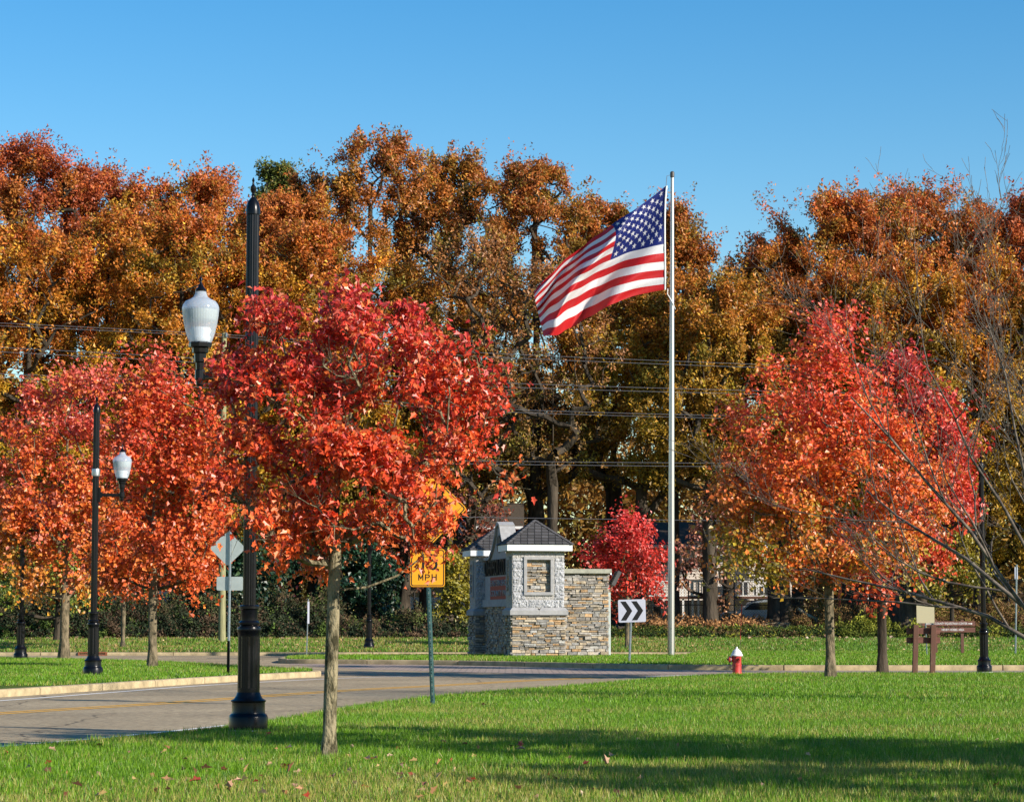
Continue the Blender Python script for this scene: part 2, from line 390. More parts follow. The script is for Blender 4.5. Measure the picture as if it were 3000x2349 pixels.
# far lawn
FARX = 60
b = MB(); ys = [112.2, 115, 118, 121, 124, 127, 130.5]
b.add([(x, y, gz(y)-.003) for y in ys for x in (-FARX, FARX)], [(2*i, 2*i+1, 2*i+3, 2*i+2) for i in range(len(ys)-1)]); struct(b.build('far_lawn', M_lawn))
# apron of brick pavers
inn = [G(*q) for q in [(830,1938),(1000,1943),(1340,1950),(1600,1956),(1880,1961),(2200,1964),(2700,1964.5),(3700,1967)]]
out = [G(*q) for q in [(3700,1972),(2700,1970),(2300,1971),(2000,1974),(1700,1974),(1340,1967),(1000,1957),(850,1947)]]
def strip(line, wd, z, name, m, off=0):
    P = [Vector((q[0], q[1], 0)) for q in line]; vs = []
    for i, q in enumerate(P):
        d = (P[min(i+1, len(P)-1)]-P[max(i-1, 0)]).normalized(); nn = Vector((-d.y, d.x, 0))
        for s in (-.5, .5): c = q+nn*(off+s*wd); vs.append((c.x, c.y, z))
    b = MB(); b.add(vs, [(2*i, 2*i+1, 2*i+3, 2*i+2)[::-1] for i in range(len(P)-1)]); return struct(b.build(name, m))
P_in = smooth_line([G(*q) for q in [(830,1938),(1000,1944),(1340,1951),(1600,1957),(1880,1963),(2200,1966),(2700,1966.5),(3700,1969)]], 4)
sheet('brick_apron', [(q.x, q.y+1.2) for q in P_in]+[(q.x, q.y) for q in smooth_line([G(*q) for q in [(3700,1974),(2700,1972),(2300,1972),(2000,1975),(1700,1975),(1340,1968),(1000,1957),(850,1946)]], 4)], .004, M_paver)
wl = smooth_line([G(*q) for q in [(-600,2090),(0,2052),(310,2029),(620,2006),(960,1988),(1150,1981.5),(1300,1977.5)]], 6)
strip(wl, .15, .005, 'white_line', M_white)
yl = smooth_line([G(*q) for q in [(-600,2128),(0,2089),(500,2058),(1000,2023),(1300,2007),(1550,1993),(1750,1985)]], 6)
strip(yl, .13, .005, 'yellow_line', M_yellow, .19); strip(yl, .13, .005, 'yellow_line', M_yellow, -.19)
strip(smooth_line([G(*q) for q in [(-600,2242),(0,2191),(300,2165.5),(560,2140),(700,2125)]], 6), .13, .005, 'white_line', M_white, .22)
strip([G(1890,1981), G(2050,1976)], .3, .005, 'white_line', M_white)
# storm drain in the far kerb
d0 = G(228, 1916).x*1.0; 
def storm_drain():
    a = V(229, 1915, 111.95).x; c = V(312, 1915, 111.95).x; wd = c-a
    t_ = thing('storm_drain', 'rusty brown cast iron drain inlet set into the far kerb behind the left lamp post', 'drain', ((a+c)/2, 111.95, 0))
    b = MB()
    for z0, z1 in ((0, .05), (.12, .165)): b.box((0, .09, (z0+z1)/2), (wd, .24, z1-z0))
    for k in range(3): b.box((-wd/2+.03+k*(wd-.06)/2, .09, .085), (.1 if k == 1 else .06, .24, .07))
    b.build('frame', M_drain, t_); MB().box((0, .16, .085), (wd-.02, .04, .069)).build('throat', M_dark, t_)
storm_drain()

# ------------------------------------------------------------------ grass
def blades(name, poly, zf, dens, y0, y1, h, wd, seed, pal=0, label=None):
    rg = np.random.default_rng(seed)
    x1 = y1*.235+4; A = 2*x1*(y1-y0); n = int(A*dens)
    P = np.stack([rg.uniform(-x1, x1, n), rg.uniform(y0, y1, n)], 1)
    P = P[np.abs(P[:, 0]) < P[:, 1]*.235+3]
    P = P[pip(P, poly)]; n = len(P)
    z = np.array([zf(y) for y in (0,)])[0] if not callable(zf) else (np.interp(P[:, 1], [112, 130, 142, 170], [.15, .60, 1.15, 1.3]) if zf == 'far' else np.full(n, zf(0)))
    z = z if isinstance(z, np.ndarray) else np.full(n, z)
    tuft = snoise(P, .5, seed+1); big = snoise(P, 6., seed+2); big2 = snoise(P, 14., seed+5)
    hh = h*(1+.35*tuft)*rg.uniform(.5, 1.35, n); ww = wd*rg.uniform(.6, 1.3, n)
    a = rg.uniform(0, 2*np.pi, n); lean = rg.uniform(0, .75, n)*hh; la = rg.uniform(0, 2*np.pi, n)
    dx, dy = np.cos(a)*ww/2, np.sin(a)*ww/2
    B = np.zeros((n, 3, 3)); B[:, 0] = np.stack([P[:, 0]-dx, P[:, 1]-dy, z-.01], 1); B[:, 1] = np.stack([P[:, 0]+dx, P[:, 1]+dy, z-.01], 1)
    B[:, 2] = np.stack([P[:, 0]+np.cos(la)*lean, P[:, 1]+np.sin(la)*lean, z+hh], 1)
    g1 = np.array((.078,.19,.008)); g2 = np.array((.165,.31,.013)); g3 = np.array((.34,.33,.06)); g4 = np.array((.42,.34,.13))
    t1 = np.clip(.5+.5*tuft+rg.normal(0, .3, n), 0, 1)[:, None]
    c = g1*(1-t1)+g2*t1
    if pal == 0:   # near lawn: yellowing towards the front and the right
        yel = np.clip(.18+.32*big+.22*big2+np.interp(P[:, 1], [18, 24, 27, 36], [.35, .22, 0, -.1])+np.interp(P[:, 0]/P[:, 1], [.02, .2], [0, .18])*np.interp(P[:, 1], [26, 31, 40, 50], [.3, 1, .8, .0]), 0, .75)
    elif pal == 1: yel = np.clip(.08+.22*big, 0, .5)
    else: yel = np.clip(.30+.35*big, .05, .8)
    dry = rg.uniform(0, 1, n) < yel*.8
    c[dry] = (g3*.75+g4*.25)*rg.uniform(.7, 1.15, (dry.sum(), 1))
    straw = rg.uniform(0, 1, n) < .03; c[straw] = g4
    c *= rg.uniform(.75, 1.3, (n, 1))
    o = fast_mesh(name, B.reshape(-1, 3), 3, c, M_grass)
    tag(o, label, 'grass', None, 'stuff'); return o
Z0 = lambda v: (lambda y: v)
GR = 'grass'
blades(GR, LAWN_N, Z0(.05), 1500, 19, 31, .058, .011, 11, 0, 'short sunlit grass of the near lawn around the young red maple')
blades(GR, LAWN_N, Z0(.05), 1000, 31, 46, .055, .012, 12, 0, 'grass of the near lawn beside the road and the speed sign')
blades(GR, LAWN_N, Z0(.05), 400, 46, 76, .06, .02, 13, 1, 'bright green grass at the back of the near lawn under the right maples')
blades(GR, [tuple(q) for q in offset_poly(ISL, .24)], Z0(.15), 330, 55, 96, .07, .028, 14, 1, 'grass on the left traffic island around the lamp posts')
blades(GR, [tuple(q) for q in offset_poly(RND, .26)], Z0(.16), 240, 76, 112, .075, .04, 15, 1, 'grass on the roundabout around the flagpole and monument')
blades(GR, [(-40, 112.2), (40, 112.2), (40, 131), (-40, 131)], 'far', 170, 112, 131, .09, .05, 16, 2, 'far grass strip with dry patches before the undergrowth') if False else None
def far_blades():
    rg = np.random.default_rng(16); n = 120000
    P = np.stack([rg.uniform(-34, 34, n), rg.uniform(112.3, 132, n)], 1); z = np.interp(P[:, 1], [111.9, 130, 142], [.15, .6, 1.15])
    tuft = snoise(P, 1.5, 4); big = snoise(P*np.array([.5, 1.6]), 7, 5)
    hh = .10*rg.uniform(.5, 1.4, n)*(1+.4*tuft); a = rg.uniform(0, 6.28, n); ww = .05*rg.uniform(.6, 1.3, n)
    B = np.zeros((n, 3, 3)); dx, dy = np.cos(a)*ww/2, np.sin(a)*ww/2
    B[:, 0] = np.stack([P[:, 0]-dx, P[:, 1]-dy, z-.01], 1); B[:, 1] = np.stack([P[:, 0]+dx, P[:, 1]+dy, z-.01], 1)
    B[:, 2] = np.stack([P[:, 0]+rg.normal(0, .04, n), P[:, 1]+rg.normal(0, .04, n), z+hh], 1)
    t1 = np.clip(.5+.4*tuft+rg.normal(0, .3, n), 0, 1)[:, None]
    c = np.array((.075,.18,.012))*(1-t1)+np.array((.15,.27,.025))*t1
    yel = np.clip(.22+.4*big+np.where(P[:, 0] < 8, .12, -.12), 0, .8); dry = rg.uniform(0, 1, n) < yel
    c[dry] = np.array((.36,.28,.09))*rg.uniform(.6, 1.2, (dry.sum(), 1))
    c *= rg.uniform(.75, 1.3, (n, 1))
    tag(fast_mesh('grass', B.reshape(-1, 3), 3, c, M_grass), 'far grass strip with dry patches in front of the undergrowth', 'grass', None, 'stuff')
far_blades()

# ------------------------------------------------------------------ leaves and trees
T_MAPLE = [[(0,0),(.28,.08),(.24,.33),(.46,.60),(.21,.66),(0,1.1)], [(0,1.1),(-.21,.66),(-.46,.60),(-.24,.33),(-.28,.08),(0,0)]]
def tmpl_maple():
    P = []
    for half in T_MAPLE: P.append([(x, y, .5*abs(x)-.30*y*y) for x, y in half])
    return np.array(P)          # (2,6,3)
def tmpl_fold():
    return np.array([[(0,0,0),(.42,.5,.16),(0,1,-.05)], [(0,0,0),(0,1,-.05),(-.42,.5,.16)]])
def tmpl_cluster(seed=1, k=4):
    rg = np.random.default_rng(seed); out = []
    for i in range(k):
        c = rg.uniform(-.5, .5, 3); a = rg.normal(size=3); a /= np.linalg.norm(a); b2 = np.cross(a, rg.normal(size=3)); b2 /= np.linalg.norm(b2)
        out.append([c-a*.32-b2*.16, c+b2*.2, c+a*.34]); 
    return np.array(out)
TM = tmpl_maple(); TF = tmpl_fold(); TCL = tmpl_cluster(1, 4)
def leaf_mesh(name, C, N, size, cols, tm, m, parent, rg, jit=.12):
    n = len(C)
    N = N/np.linalg.norm(N, axis=1, keepdims=True)
    r = rg.normal(size=(n, 3)); r[:, 2] -= .7
    Yv = r-N*(r*N).sum(1, keepdims=True); Yv /= np.linalg.norm(Yv, axis=1, keepdims=True); X = np.cross(Yv, N)
    nf, k = tm.shape[:2]
    T = tm.reshape(-1, 3); s = size[:, None, None]
    W = (T[None, :, 0:1]*X[:, None]+T[None, :, 1:2]*Yv[:, None]+T[None, :, 2:3]*N[:, None])*s+C[:, None]
    cc = np.repeat(cols, nf, 0)*rg.uniform(1-jit, 1+jit, (n*nf, 1))
    return fast_mesh(name, W.reshape(-1, 3), k, cc, m, parent)
def pal_color(rg, P, t, grad, alts, nsc, seed, vary=.22):
    """grad: [(t,(rgb))..] by height t 0..1 ; alts: [(prob,(rgb))]"""
    nz = snoise(P, nsc, seed); tt = np.clip(t+.18*nz+rg.normal(0, .07, len(P)), 0, 1)
    ts = [g[0] for g in grad]; c = np.stack([np.interp(tt, ts, [g[1][i] for g in grad]) for i in range(3)], 1)
    nz2 = snoise(P, nsc*.6, seed+9)
    for pr, col in alts:
        nz3 = snoise(P, nsc*.8, seed+int(pr*1000)+3)
        mk = (rg.uniform(0, 1, len(P)) < pr) | (nz3*.5+.5+rg.normal(0, .12, len(P)) > 1-pr*.9)
        c[mk] = c[mk]*.3+np.array(col)*.7
    return c*np.exp(rg.normal(0, vary, (len(P), 1)))*(1+.12*nz2[:, None])
def grow(root, trunk_pts, clumps, r0, m, seed, wig=.12, rmin=.012, sides=6, name='trunk', up=.25, flare=1.5, power=.5):
    """skeleton linking trunk to clumps, returned as a tube mesh; nodes carry the number of tips"""
    rg = np.random.default_rng(seed)
    pos = [np.array(q, float) for q in trunk_pts]; par = [-1]+list(range(len(pos)-1)); chains = [list(range(len(pos)))]
    nbase = max(2, int(len(pos)*.25))
    ok = [False]*len(pos)
    for i in range(len(pos)): ok[i] = i >= trunk_first
    order = sorted(range(len(clumps)), key=lambda i: np.linalg.norm(clumps[i]-pos[min(trunk_first, len(pos)-1)]))
    tips = []
    for i in order:
        c = clumps[i]; PA = np.array(pos); d = c-PA; dist = np.linalg.norm(d, axis=1)
        cost = dist+np.maximum(0, PA[:, 2]-c[2]+.25*dist)*1.6; cost[~np.array(ok)] = 1e9
        j = int(np.argmin(cost)); a = pos[j]; L_ = np.linalg.norm(c-a); k = max(2, int(L_/max(.35, seglen)))
        hd = np.array([0, 0, 1.])*L_*up; mid = (a+c)/2-hd*.5+rg.normal(0, wig*L_, 3)*.5
        ch = [j]
        for q in range(1, k+1):
            s = q/k; p_ = (1-s)**2*a+2*s*(1-s)*mid+s*s*c+(rg.normal(0, wig*.22, 3)*min(L_/k, 1) if q < k else 0)
            pos.append(p_); par.append(ch[-1]); ok.append(True); ch.append(len(pos)-1)
        chains.append(ch); tips.append(ch[-1])
    cnt = np.zeros(len(pos)); 
    for t_ in tips: cnt[t_] += 1
    cnt[chains[0][-1]] += 1
    for i in range(len(pos)-1, 0, -1): cnt[par[i]] += cnt[i] if par[i] >= 0 else 0
    rad = r0*(cnt/cnt[0])**power; rad = np.maximum(rad, rmin)
    b = MB()
    for ci, ch in enumerate(chains):
        pts = [Vector(pos[i]) for i in ch]; rr = [float(rad[i]) for i in ch]
        if ci: rr[0] = rr[1]*1.15; n_ = 5 if rr[1] > .05 else 4
        else:
            n_ = 14
            zz = pts[0].z
            for i, q in enumerate(pts):
                hgt = q.z-zz; rr[i] *= 1+(flare-1)*math.exp(-hgt/(r0*1.6))
        if ci: b.tube(pts, rr, n_, False)
        else:
            # slightly irregular trunk
            o = len(b.v); b.tube(pts, rr, n_, True)
            for q in range(o, len(b.v)):
                x, y, z = b.v[q]; kk = (q-o)//n_; c0 = pts[kk]; f = 1+.09*math.sin(3*math.atan2(y-c0.y, x-c0.x)+z*.9+seed)+.05*math.sin(7*math.atan2(y-c0.y, x-c0.x)+seed*2-z*2.3)
                b.v[q] = (c0.x+(x-c0.x)*f, c0.y+(y-c0.y)*f, z)
    return b.build(name, m, root, smooth=60), pos, rad
trunk_first = 3; seglen = .6
def sample_lobes(lobes, n, rg, base, Y, depthk=.9, shell=.45):
    """lobes in photo pixels (px,py,rx,ry) at distance Y -> local points"""
    ar = np.array([l[2]*l[3] for l in lobes], float); pr = ar/ar.sum(); out = []; s = F/Y
    idx = rg.choice(len(lobes), n, p=pr)
    xs = [l[0] for l in lobes]; cxm = (min(l[0]-l[2] for l in lobes)+max(l[0]+l[2] for l in lobes))/2; hw = (max(l[0]+l[2] for l in lobes)-min(l[0]-l[2] for l in lobes))/2/s
    for i in idx:
        px, py, rx, ry = lobes[i][:4]
        d = rg.normal(size=3); d /= np.linalg.norm(d); r = rg.uniform(0, 1)**shell
        c = V(px, py, Y); off = (c.x-V(cxm, py, Y).x)/max(hw, .1)
        yr = hw*depthk*math.sqrt(max(.15, 1-off*off))
        out.append([c.x-base[0]+d[0]*r*rx/s, rg.uniform(-1, 1)*yr*.85, c.z-base[2]+d[2]*r*ry/s])
    return np.array(out)
def tree(name, label, cat, base, trunk_top, clumps, r0, leaf, pal, seed, group=None, bark=None, trunk_n=10, wig=.12, first=.3, lean=(0,0), rmin=.012, up=.25, flare=1.5, seg=.6, power=.5):
    """leaf: dict(n per clump, twigs, length, size, tm, mat)"""
    global trunk_first, seglen
    rg = np.random.default_rng(seed)
    root = thing(name, label, cat, base, 0, group)
    tp = []
    for i in range(trunk_n):
        s = i/(trunk_n-1)
        tp.append((lean[0]*s+(rg.normal(0, wig*.25) if 0 < i else 0)*s*trunk_top*.06, lean[1]*s+(rg.normal(0, wig*.25) if i else 0)*s*trunk_top*.06, s*trunk_top-(.08 if i == 0 else 0)))
    trunk_first = max(1, int(first*trunk_n)); seglen = seg
    grow(root, tp, clumps, r0, bark or M_bark, seed, rmin=rmin, up=up, flare=flare, power=power)
    if leaf and leaf['n'] > 0:
        zc = clumps[:, 2]; z0, z1 = zc.min()-.3, zc.max()+.5
        ax = np.array([lean[0], lean[1], 0])
        n, k, ln = leaf['n'], leaf['twigs'], leaf['len']
        K = len(clumps)*k
        C0 = np.repeat(clumps, k, 0)
        outd = C0-np.array([np.mean(clumps[:, 0]), np.mean(clumps[:, 1]), np.mean(zc)-.15*(z1-z0)]); outd /= np.linalg.norm(outd, axis=1, keepdims=True)+1e-6
        D = outd*leaf.get('outw', .7)+rg.normal(0, .75, (K, 3))+np.array([0, 0, leaf.get('upw', .45)]); D /= np.linalg.norm(D, axis=1, keepdims=True)
        ll = ln*rg.uniform(.4, 1.3, K)*np.repeat(np.exp(rg.normal(0, leaf.get('cv', .15), len(clumps))), k)
        per = max(1, n//k)
        s = rg.uniform(.1, 1.0, (K, per))
        P = C0[:, None]+D[:, None]*(s*ll[:, None])[..., None]+rg.normal(0, leaf.get('jit', .16)*ln, (K, per, 3))
        P = P.reshape(-1, 3); Dn = np.repeat(outd, per, 0)
        if leaf.get('hole'):
            kp = snoise(P, leaf['hole'][0], seed+77)+rg.normal(0, .12, len(P)) > leaf['hole'][1]; P = P[kp]; Dn = Dn[kp]
        Nn = rg.normal(0, .8, P.shape)+Dn*.45+np.array([.35, -.15, .55])
        t = (P[:, 2]-z0)/(z1-z0)
        cols = pal(rg, P, t)
        sz = leaf['size']*rg.uniform(.6, 1.25, len(P))
        leaf_mesh('crown', P, Nn, sz, cols, leaf['tm'], leaf['mat'], root, rg)
        if leaf.get('twigmesh'):
            b = MB(); 
            for q in range(K):
                if rg.uniform() < leaf['twigmesh']: b.tube([C0[q], C0[q]+D[q]*ll[q]*.5+np.array([0, 0, -.01]), C0[q]+D[q]*ll[q]*.95], [rmin*.8, rmin*.6, rmin*.3], 3, False)
            if b.v: b.build('twigs', bark or M_bark, root)
    return root
C_ = lambda *a: tuple(a)
RED, ORR, CRM, PNK, ORG, YEL, OLV = (.56,.036,.018), (.68,.12,.022), (.36,.018,.022), (.58,.16,.12), (.66,.20,.02), (.68,.42,.04), (.24,.22,.02)
def P_near(rg, P, t): return pal_color(rg, P, t, [(0, (.78,.16,.03)), (.35, (.72,.095,.022)), (.7, (.64,.058,.026)), (1, (.56,.04,.04))], [(.12, CRM), (.12, (.74,.22,.05))], 1.1, 5)
def P_left1(rg, P, t): return pal_color(rg, P, t, [(0, (.56,.28,.03)), (.2, (.72,.20,.03)), (.6, (.62,.09,.025)), (1, (.62,.10,.07))], [(.12, (.66,.22,.03)), (.06, PNK)], 2.2, 15)
def P_left2(rg, P, t): return pal_color(rg, P, t, [(0, (.64,.12,.025)), (.3, (.64,.11,.022)), (.7, (.62,.08,.025)), (1, (.60,.08,.04))], [(.12, (.68,.22,.03))], 2.0, 25)
def P_right1(rg, P, t):
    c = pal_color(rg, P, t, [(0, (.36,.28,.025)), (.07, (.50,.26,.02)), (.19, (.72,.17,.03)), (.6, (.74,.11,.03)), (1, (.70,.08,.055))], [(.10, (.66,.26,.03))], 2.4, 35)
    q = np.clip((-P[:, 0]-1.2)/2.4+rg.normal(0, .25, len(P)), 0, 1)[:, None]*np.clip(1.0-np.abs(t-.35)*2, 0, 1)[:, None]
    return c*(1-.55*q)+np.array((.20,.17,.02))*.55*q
def P_right2(rg, P, t): return pal_color(rg, P, t, [(0, (.60,.10,.02)), (.4, (.60,.055,.03)), (1, (.50,.04,.035))], [(.08, ORR)], 2.0, 45)
def P_bright(rg, P, t): return pal_color(rg, P, t, [(0, (.60,.05,.025)), (1, (.62,.045,.035))], [(.06, PNK)], 2.0, 55)

# ---- young maple on the near lawn
bN = G(962, 2215, .05); YN = bN.y
lobN = [(1020,960,85,80),(1015,895,35,40),(820,950,85,50),(790,900,50,30),(1180,950,50,70),(1200,1060,80,70),(1340,1040,90,55),(730,1110,80,55),(900,1130,150,110),(1060,1120,60,110),(1280,1160,120,70),(1400,1180,70,70),(1470,1320,60,25),(1440,1430,70,22),(1330,1310,90,50),(740,1300,90,80),(710,1450,70,70),(960,1350,170,120),(1170,1370,140,80),(820,1570,110,60),(930,1510,120,80),(1120,1540,110,60),(1230,1600,50,30),(1215,1490,60,45),(1300,1530,40,30),(1280,1450,40,50),(680,1200,30,50),(830,1640,50,25),(960,1640,80,30)]
rg = np.random.default_rng(21); cl = sample_lobes(lobN, 340, rg, bN, YN, .75, .5)
tree('maple_tree', 'young scarlet maple nearest the viewer, its crown overlapping the amber speed sign', 'tree', bN, 3.5, cl, .072, dict(n=84, twigs=7, len=.30, size=.072, tm=TM, mat=M_leaf_near, jit=.2, twigmesh=.7, hole=(.9, -.42)), P_near, 21, 'red maples planted on the lawns', M_barkn, 14, first=.56, lean=(.1, 0), rmin=.0055, up=.35, flare=1.6, seg=.25, power=.42)
def mapleL(label, px, py, z, lobes, n, seed, pal, r0, top, first, leafn=90, size=.15, name='maple_tree', group='red maples planted on the lawns', bark=None, lean=(0,0), Y=None, zz=None, clen=.75, twigs=8, flare=1.5):
    base = G(px, py, z) if Y is None else Vector((V(px, py, Y).x, Y, zz))
    rg = np.random.default_rng(seed); c = sample_lobes(lobes, n, rg, base, base.y, .85, .45)
    return tree(name, label, 'tree', base, top, c, r0, dict(n=leafn, twigs=twigs, len=clen, size=size, tm=TF, mat=M_leaf, jit=.2, hole=(1.5, -.5), cv=.25), pal, seed, group, bark or M_bark, 12, first=first, rmin=.012, up=.3, seg=.5, lean=lean, flare=flare)
mapleL('orange maple with pinkish top, its trunk just left of the left island lamp post', 187, 1930, .15, [(250,1130,90,70),(150,1180,80,80),(190,1270,150,100),(290,1330,110,120),(70,1340,100,120),(150,1480,180,130),(30,1520,110,110),(50,1620,120,70),(300,1520,90,130),(230,1640,130,80),(120,1700,80,40)], 210, 31, P_left1, .165, 8.2, .22, 130, .17)
mapleL('orange red maple right of the left lamp post, drooping bough on its right', 445, 1955, .15, [(480,1110,70,60),(420,1180,80,80),(500,1230,120,90),(380,1300,70,100),(560,1340,90,100),(450,1400,150,110),(610,1430,70,90),(400,1540,120,120),(560,1560,120,100),(480,1650,150,70),(590,1690,50,50),(350,1650,70,60)], 200, 32, P_left2, .13, 6.2, .30, 120, .15)
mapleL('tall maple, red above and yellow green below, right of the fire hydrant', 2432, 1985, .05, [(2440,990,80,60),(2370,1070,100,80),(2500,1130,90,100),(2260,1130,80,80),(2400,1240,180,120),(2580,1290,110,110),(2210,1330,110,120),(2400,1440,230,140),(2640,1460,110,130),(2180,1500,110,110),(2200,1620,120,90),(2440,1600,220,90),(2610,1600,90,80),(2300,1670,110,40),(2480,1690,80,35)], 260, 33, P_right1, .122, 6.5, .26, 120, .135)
mapleL('dark red maple partly hidden behind the taller right maple', 2585, 1967, .05, [(2650,1120,80,70),(2720,1220,90,110),(2780,1360,80,110),(2800,1480,60,90),(2740,1560,90,110),(2620,1650,70,60),(2560,1600,80,100),(2590,1730,40,25)], 150, 34, P_right2, .135, 6.0, .3, 110, .15, bark=M_oakbark)
mapleL('small bright red maple behind the monument and the double arrow sign', 1838, 1895, 0, [(1830,1555,50,40),(1800,1610,80,50),(1870,1600,60,60),(1750,1650,50,40),(1830,1680,110,60),(1900,1660,50,60),(1790,1740,90,40),(1890,1720,60,40)], 90, 35, P_bright, .10, 3.6, .4, 90, .17, Y=117.5, zz=gz(117.5))
mapleL('small orange maple on the far grass strip between the two big left maples', 360, 1898, 0, [(380,1600,90,60),(330,1660,80,50),(420,1670,70,50),(370,1710,90,35)], 60, 36, P_left2, .10, 3.6, .5, 80, .17, Y=117.5, zz=gz(117.5))
# under-storey trees at the wood's edge
def P_gr(rg, P, t): return pal_color(rg, P, t, [(0, (.16,.22,.03)), (1, (.26,.30,.04))], [(.10, (.5,.3,.04))], 2, 65)
def P_pk(rg, P, t): return pal_color(rg, P, t, [(0, (.36,.17,.09)), (1, (.42,.14,.12))], [(.12, (.45,.22,.05))], 2, 66)
def P_mar(rg, P, t): return pal_color(rg, P, t, [(0, (.16,.055,.03)), (1, (.22,.05,.03))], [(.10, (.35,.12,.04))], 2, 67)
def P_oly(rg, P, t): return pal_color(rg, P, t, [(0, (.20,.19,.02)), (1, (.30,.24,.02))], [(.12, (.45,.34,.03))], 2, 68)
def P_eve(rg, P, t): return pal_color(rg, P, t, [(0, (.012,.045,.022)), (1, (.02,.075,.035))], [(.06, (.05,.09,.02))], 2, 69)
E = 'small trees along the edge of the wood'
mapleL('dark many stemmed tree with green leaves behind the leftmost lamp posts', 168, 1878, 0, [(70,1710,90,50),(200,1720,80,50),(140,1640,120,60),(30,1760,60,30),(230,1780,40,30)], 60, 41, P_gr, .17, 2.6, .12, 70, .2, Y=127, zz=gz(127), group=E, bark=M_oakbark)
mapleL('pink brown thinly leaved tree in front of the beige house right of the flagpole', 2092, 1860, 0, [(2060,1560,80,70),(2030,1640,80,50),(2110,1640,70,60),(2090,1500,60,60),(2000,1700,40,30),(2130,1730,40,40)], 55, 42, P_pk, .26, 5.2, .3, 55, .2, Y=140, zz=gz(140), group=E, bark=M_oakbark)
mapleL('dark maroon tree leaning between the wide trunks left of the speed sign', 1165, 1850, 0, [(1180,1560,90,80),(1240,1640,60,60),(1140,1650,60,60),(1300,1500,110,60),(1420,1540,90,60),(1220,1720,40,40),(1380,1600,60,40)], 70, 43, P_mar, .22, 5.5, .3, 60, .22, Y=139, zz=gz(139), group=E, bark=M_oakbark, lean=(.9, 0))
mapleL('olive yellow small tree left of the monument', 1345, 1862, 0, [(1345,1650,50,40),(1330,1700,60,50),(1370,1740,50,50),(1310,1750,40,40),(1350,1790,60,30)], 50, 44, P_oly, .10, 3.6, .25, 80, .2, Y=134, zz=gz(134), group=E, bark=M_oakbark)
mapleL('dark evergreen behind the green post and the foreground lamp', 700, 1860, 0, [(700,1560,60,60),(660,1640,90,50),(740,1680,100,50),(640,1730,90,50),(760,1770,90,50),(840,1700,60,60)], 110, 45, P_eve, .2, 7, .15, 110, .24, name='evergreen_tree', Y=137, zz=gz(137), group=E, bark=M_oakbark)
mapleL('dark evergreen behind the trunk of the young maple', 1075, 1860, 0, [(1070,1590,60,60),(1040,1660,80,50),(1110,1690,70,50),(1060,1750,90,50),(1130,1760,50,40),(950,1690,60,60)], 90, 46, P_eve, .2, 7, .15, 110, .24, name='evergreen_tree', Y=137.5, zz=gz(137.5), group=E, bark=M_oakbark)
mapleL('golden leaved small tree above the brown direction sign', 2790, 1862, 0, [(2760,1740,40,30),(2790,1640,70,60),(2740,1690,50,40),(2840,1700,50,40),(2800,1560,60,50)], 55, 47, P_oly, .12, 4.6, .35, 70, .2, Y=134, zz=gz(134), group=E, bark=M_oakbark)

# ---- the wood behind
def pal_bg(kind, seed):
    D = {'rustred': ([(0, (.50,.28,.03)), (.3, (.54,.17,.03)), (.6, (.48,.12,.028)), (1, (.40,.085,.028))], [(.10, (.5,.2,.03))]),
         'rust': ([(0, (.52,.30,.03)), (.35, (.56,.20,.025)), (1, (.50,.12,.028))], [(.12, (.5,.26,.03)), (.06, (.24,.20,.03))]),
         'orange': ([(0, (.52,.32,.03)), (.5, (.54,.22,.025)), (1, (.48,.15,.035))], [(.12, (.56,.33,.03))]),
         'brown': ([(0, (.48,.28,.03)), (.4, (.50,.19,.025)), (1, (.42,.125,.028))], [(.12, (.46,.22,.03)), (.14, (.22,.19,.025))]),
         'gold': ([(0, (.34,.25,.022)), (.35, (.56,.32,.024)), (.7, (.54,.20,.022)), (1, (.50,.13,.022))], [(.13, (.62,.36,.03)), (.08, (.20,.17,.02))]),
         'olive': ([(0, (.26,.17,.018)), (.5, (.40,.21,.02)), (1, (.46,.16,.022))], [(.14, (.52,.32,.03)), (.10, (.17,.17,.02))]),
         'green': ([(0, (.12,.14,.02)), (1, (.13,.16,.03))], [(.10, (.3,.2,.03))]),
         'sparse': ([(0, (.30,.18,.06)), (.5, (.36,.16,.06)), (1, (.38,.16,.05))], [(.12, (.42,.26,.04)), (.12, (.20,.20,.02))])}[kind]
    return lambda rg, P, t: pal_color(rg, P, t, D[0], D[1], 4.5, seed, .28)*.90
ENV = [(0,.45),(.12,.85),(.35,1),(.6,1.0),(.8,.88),(.93,.62),(1,.3)]
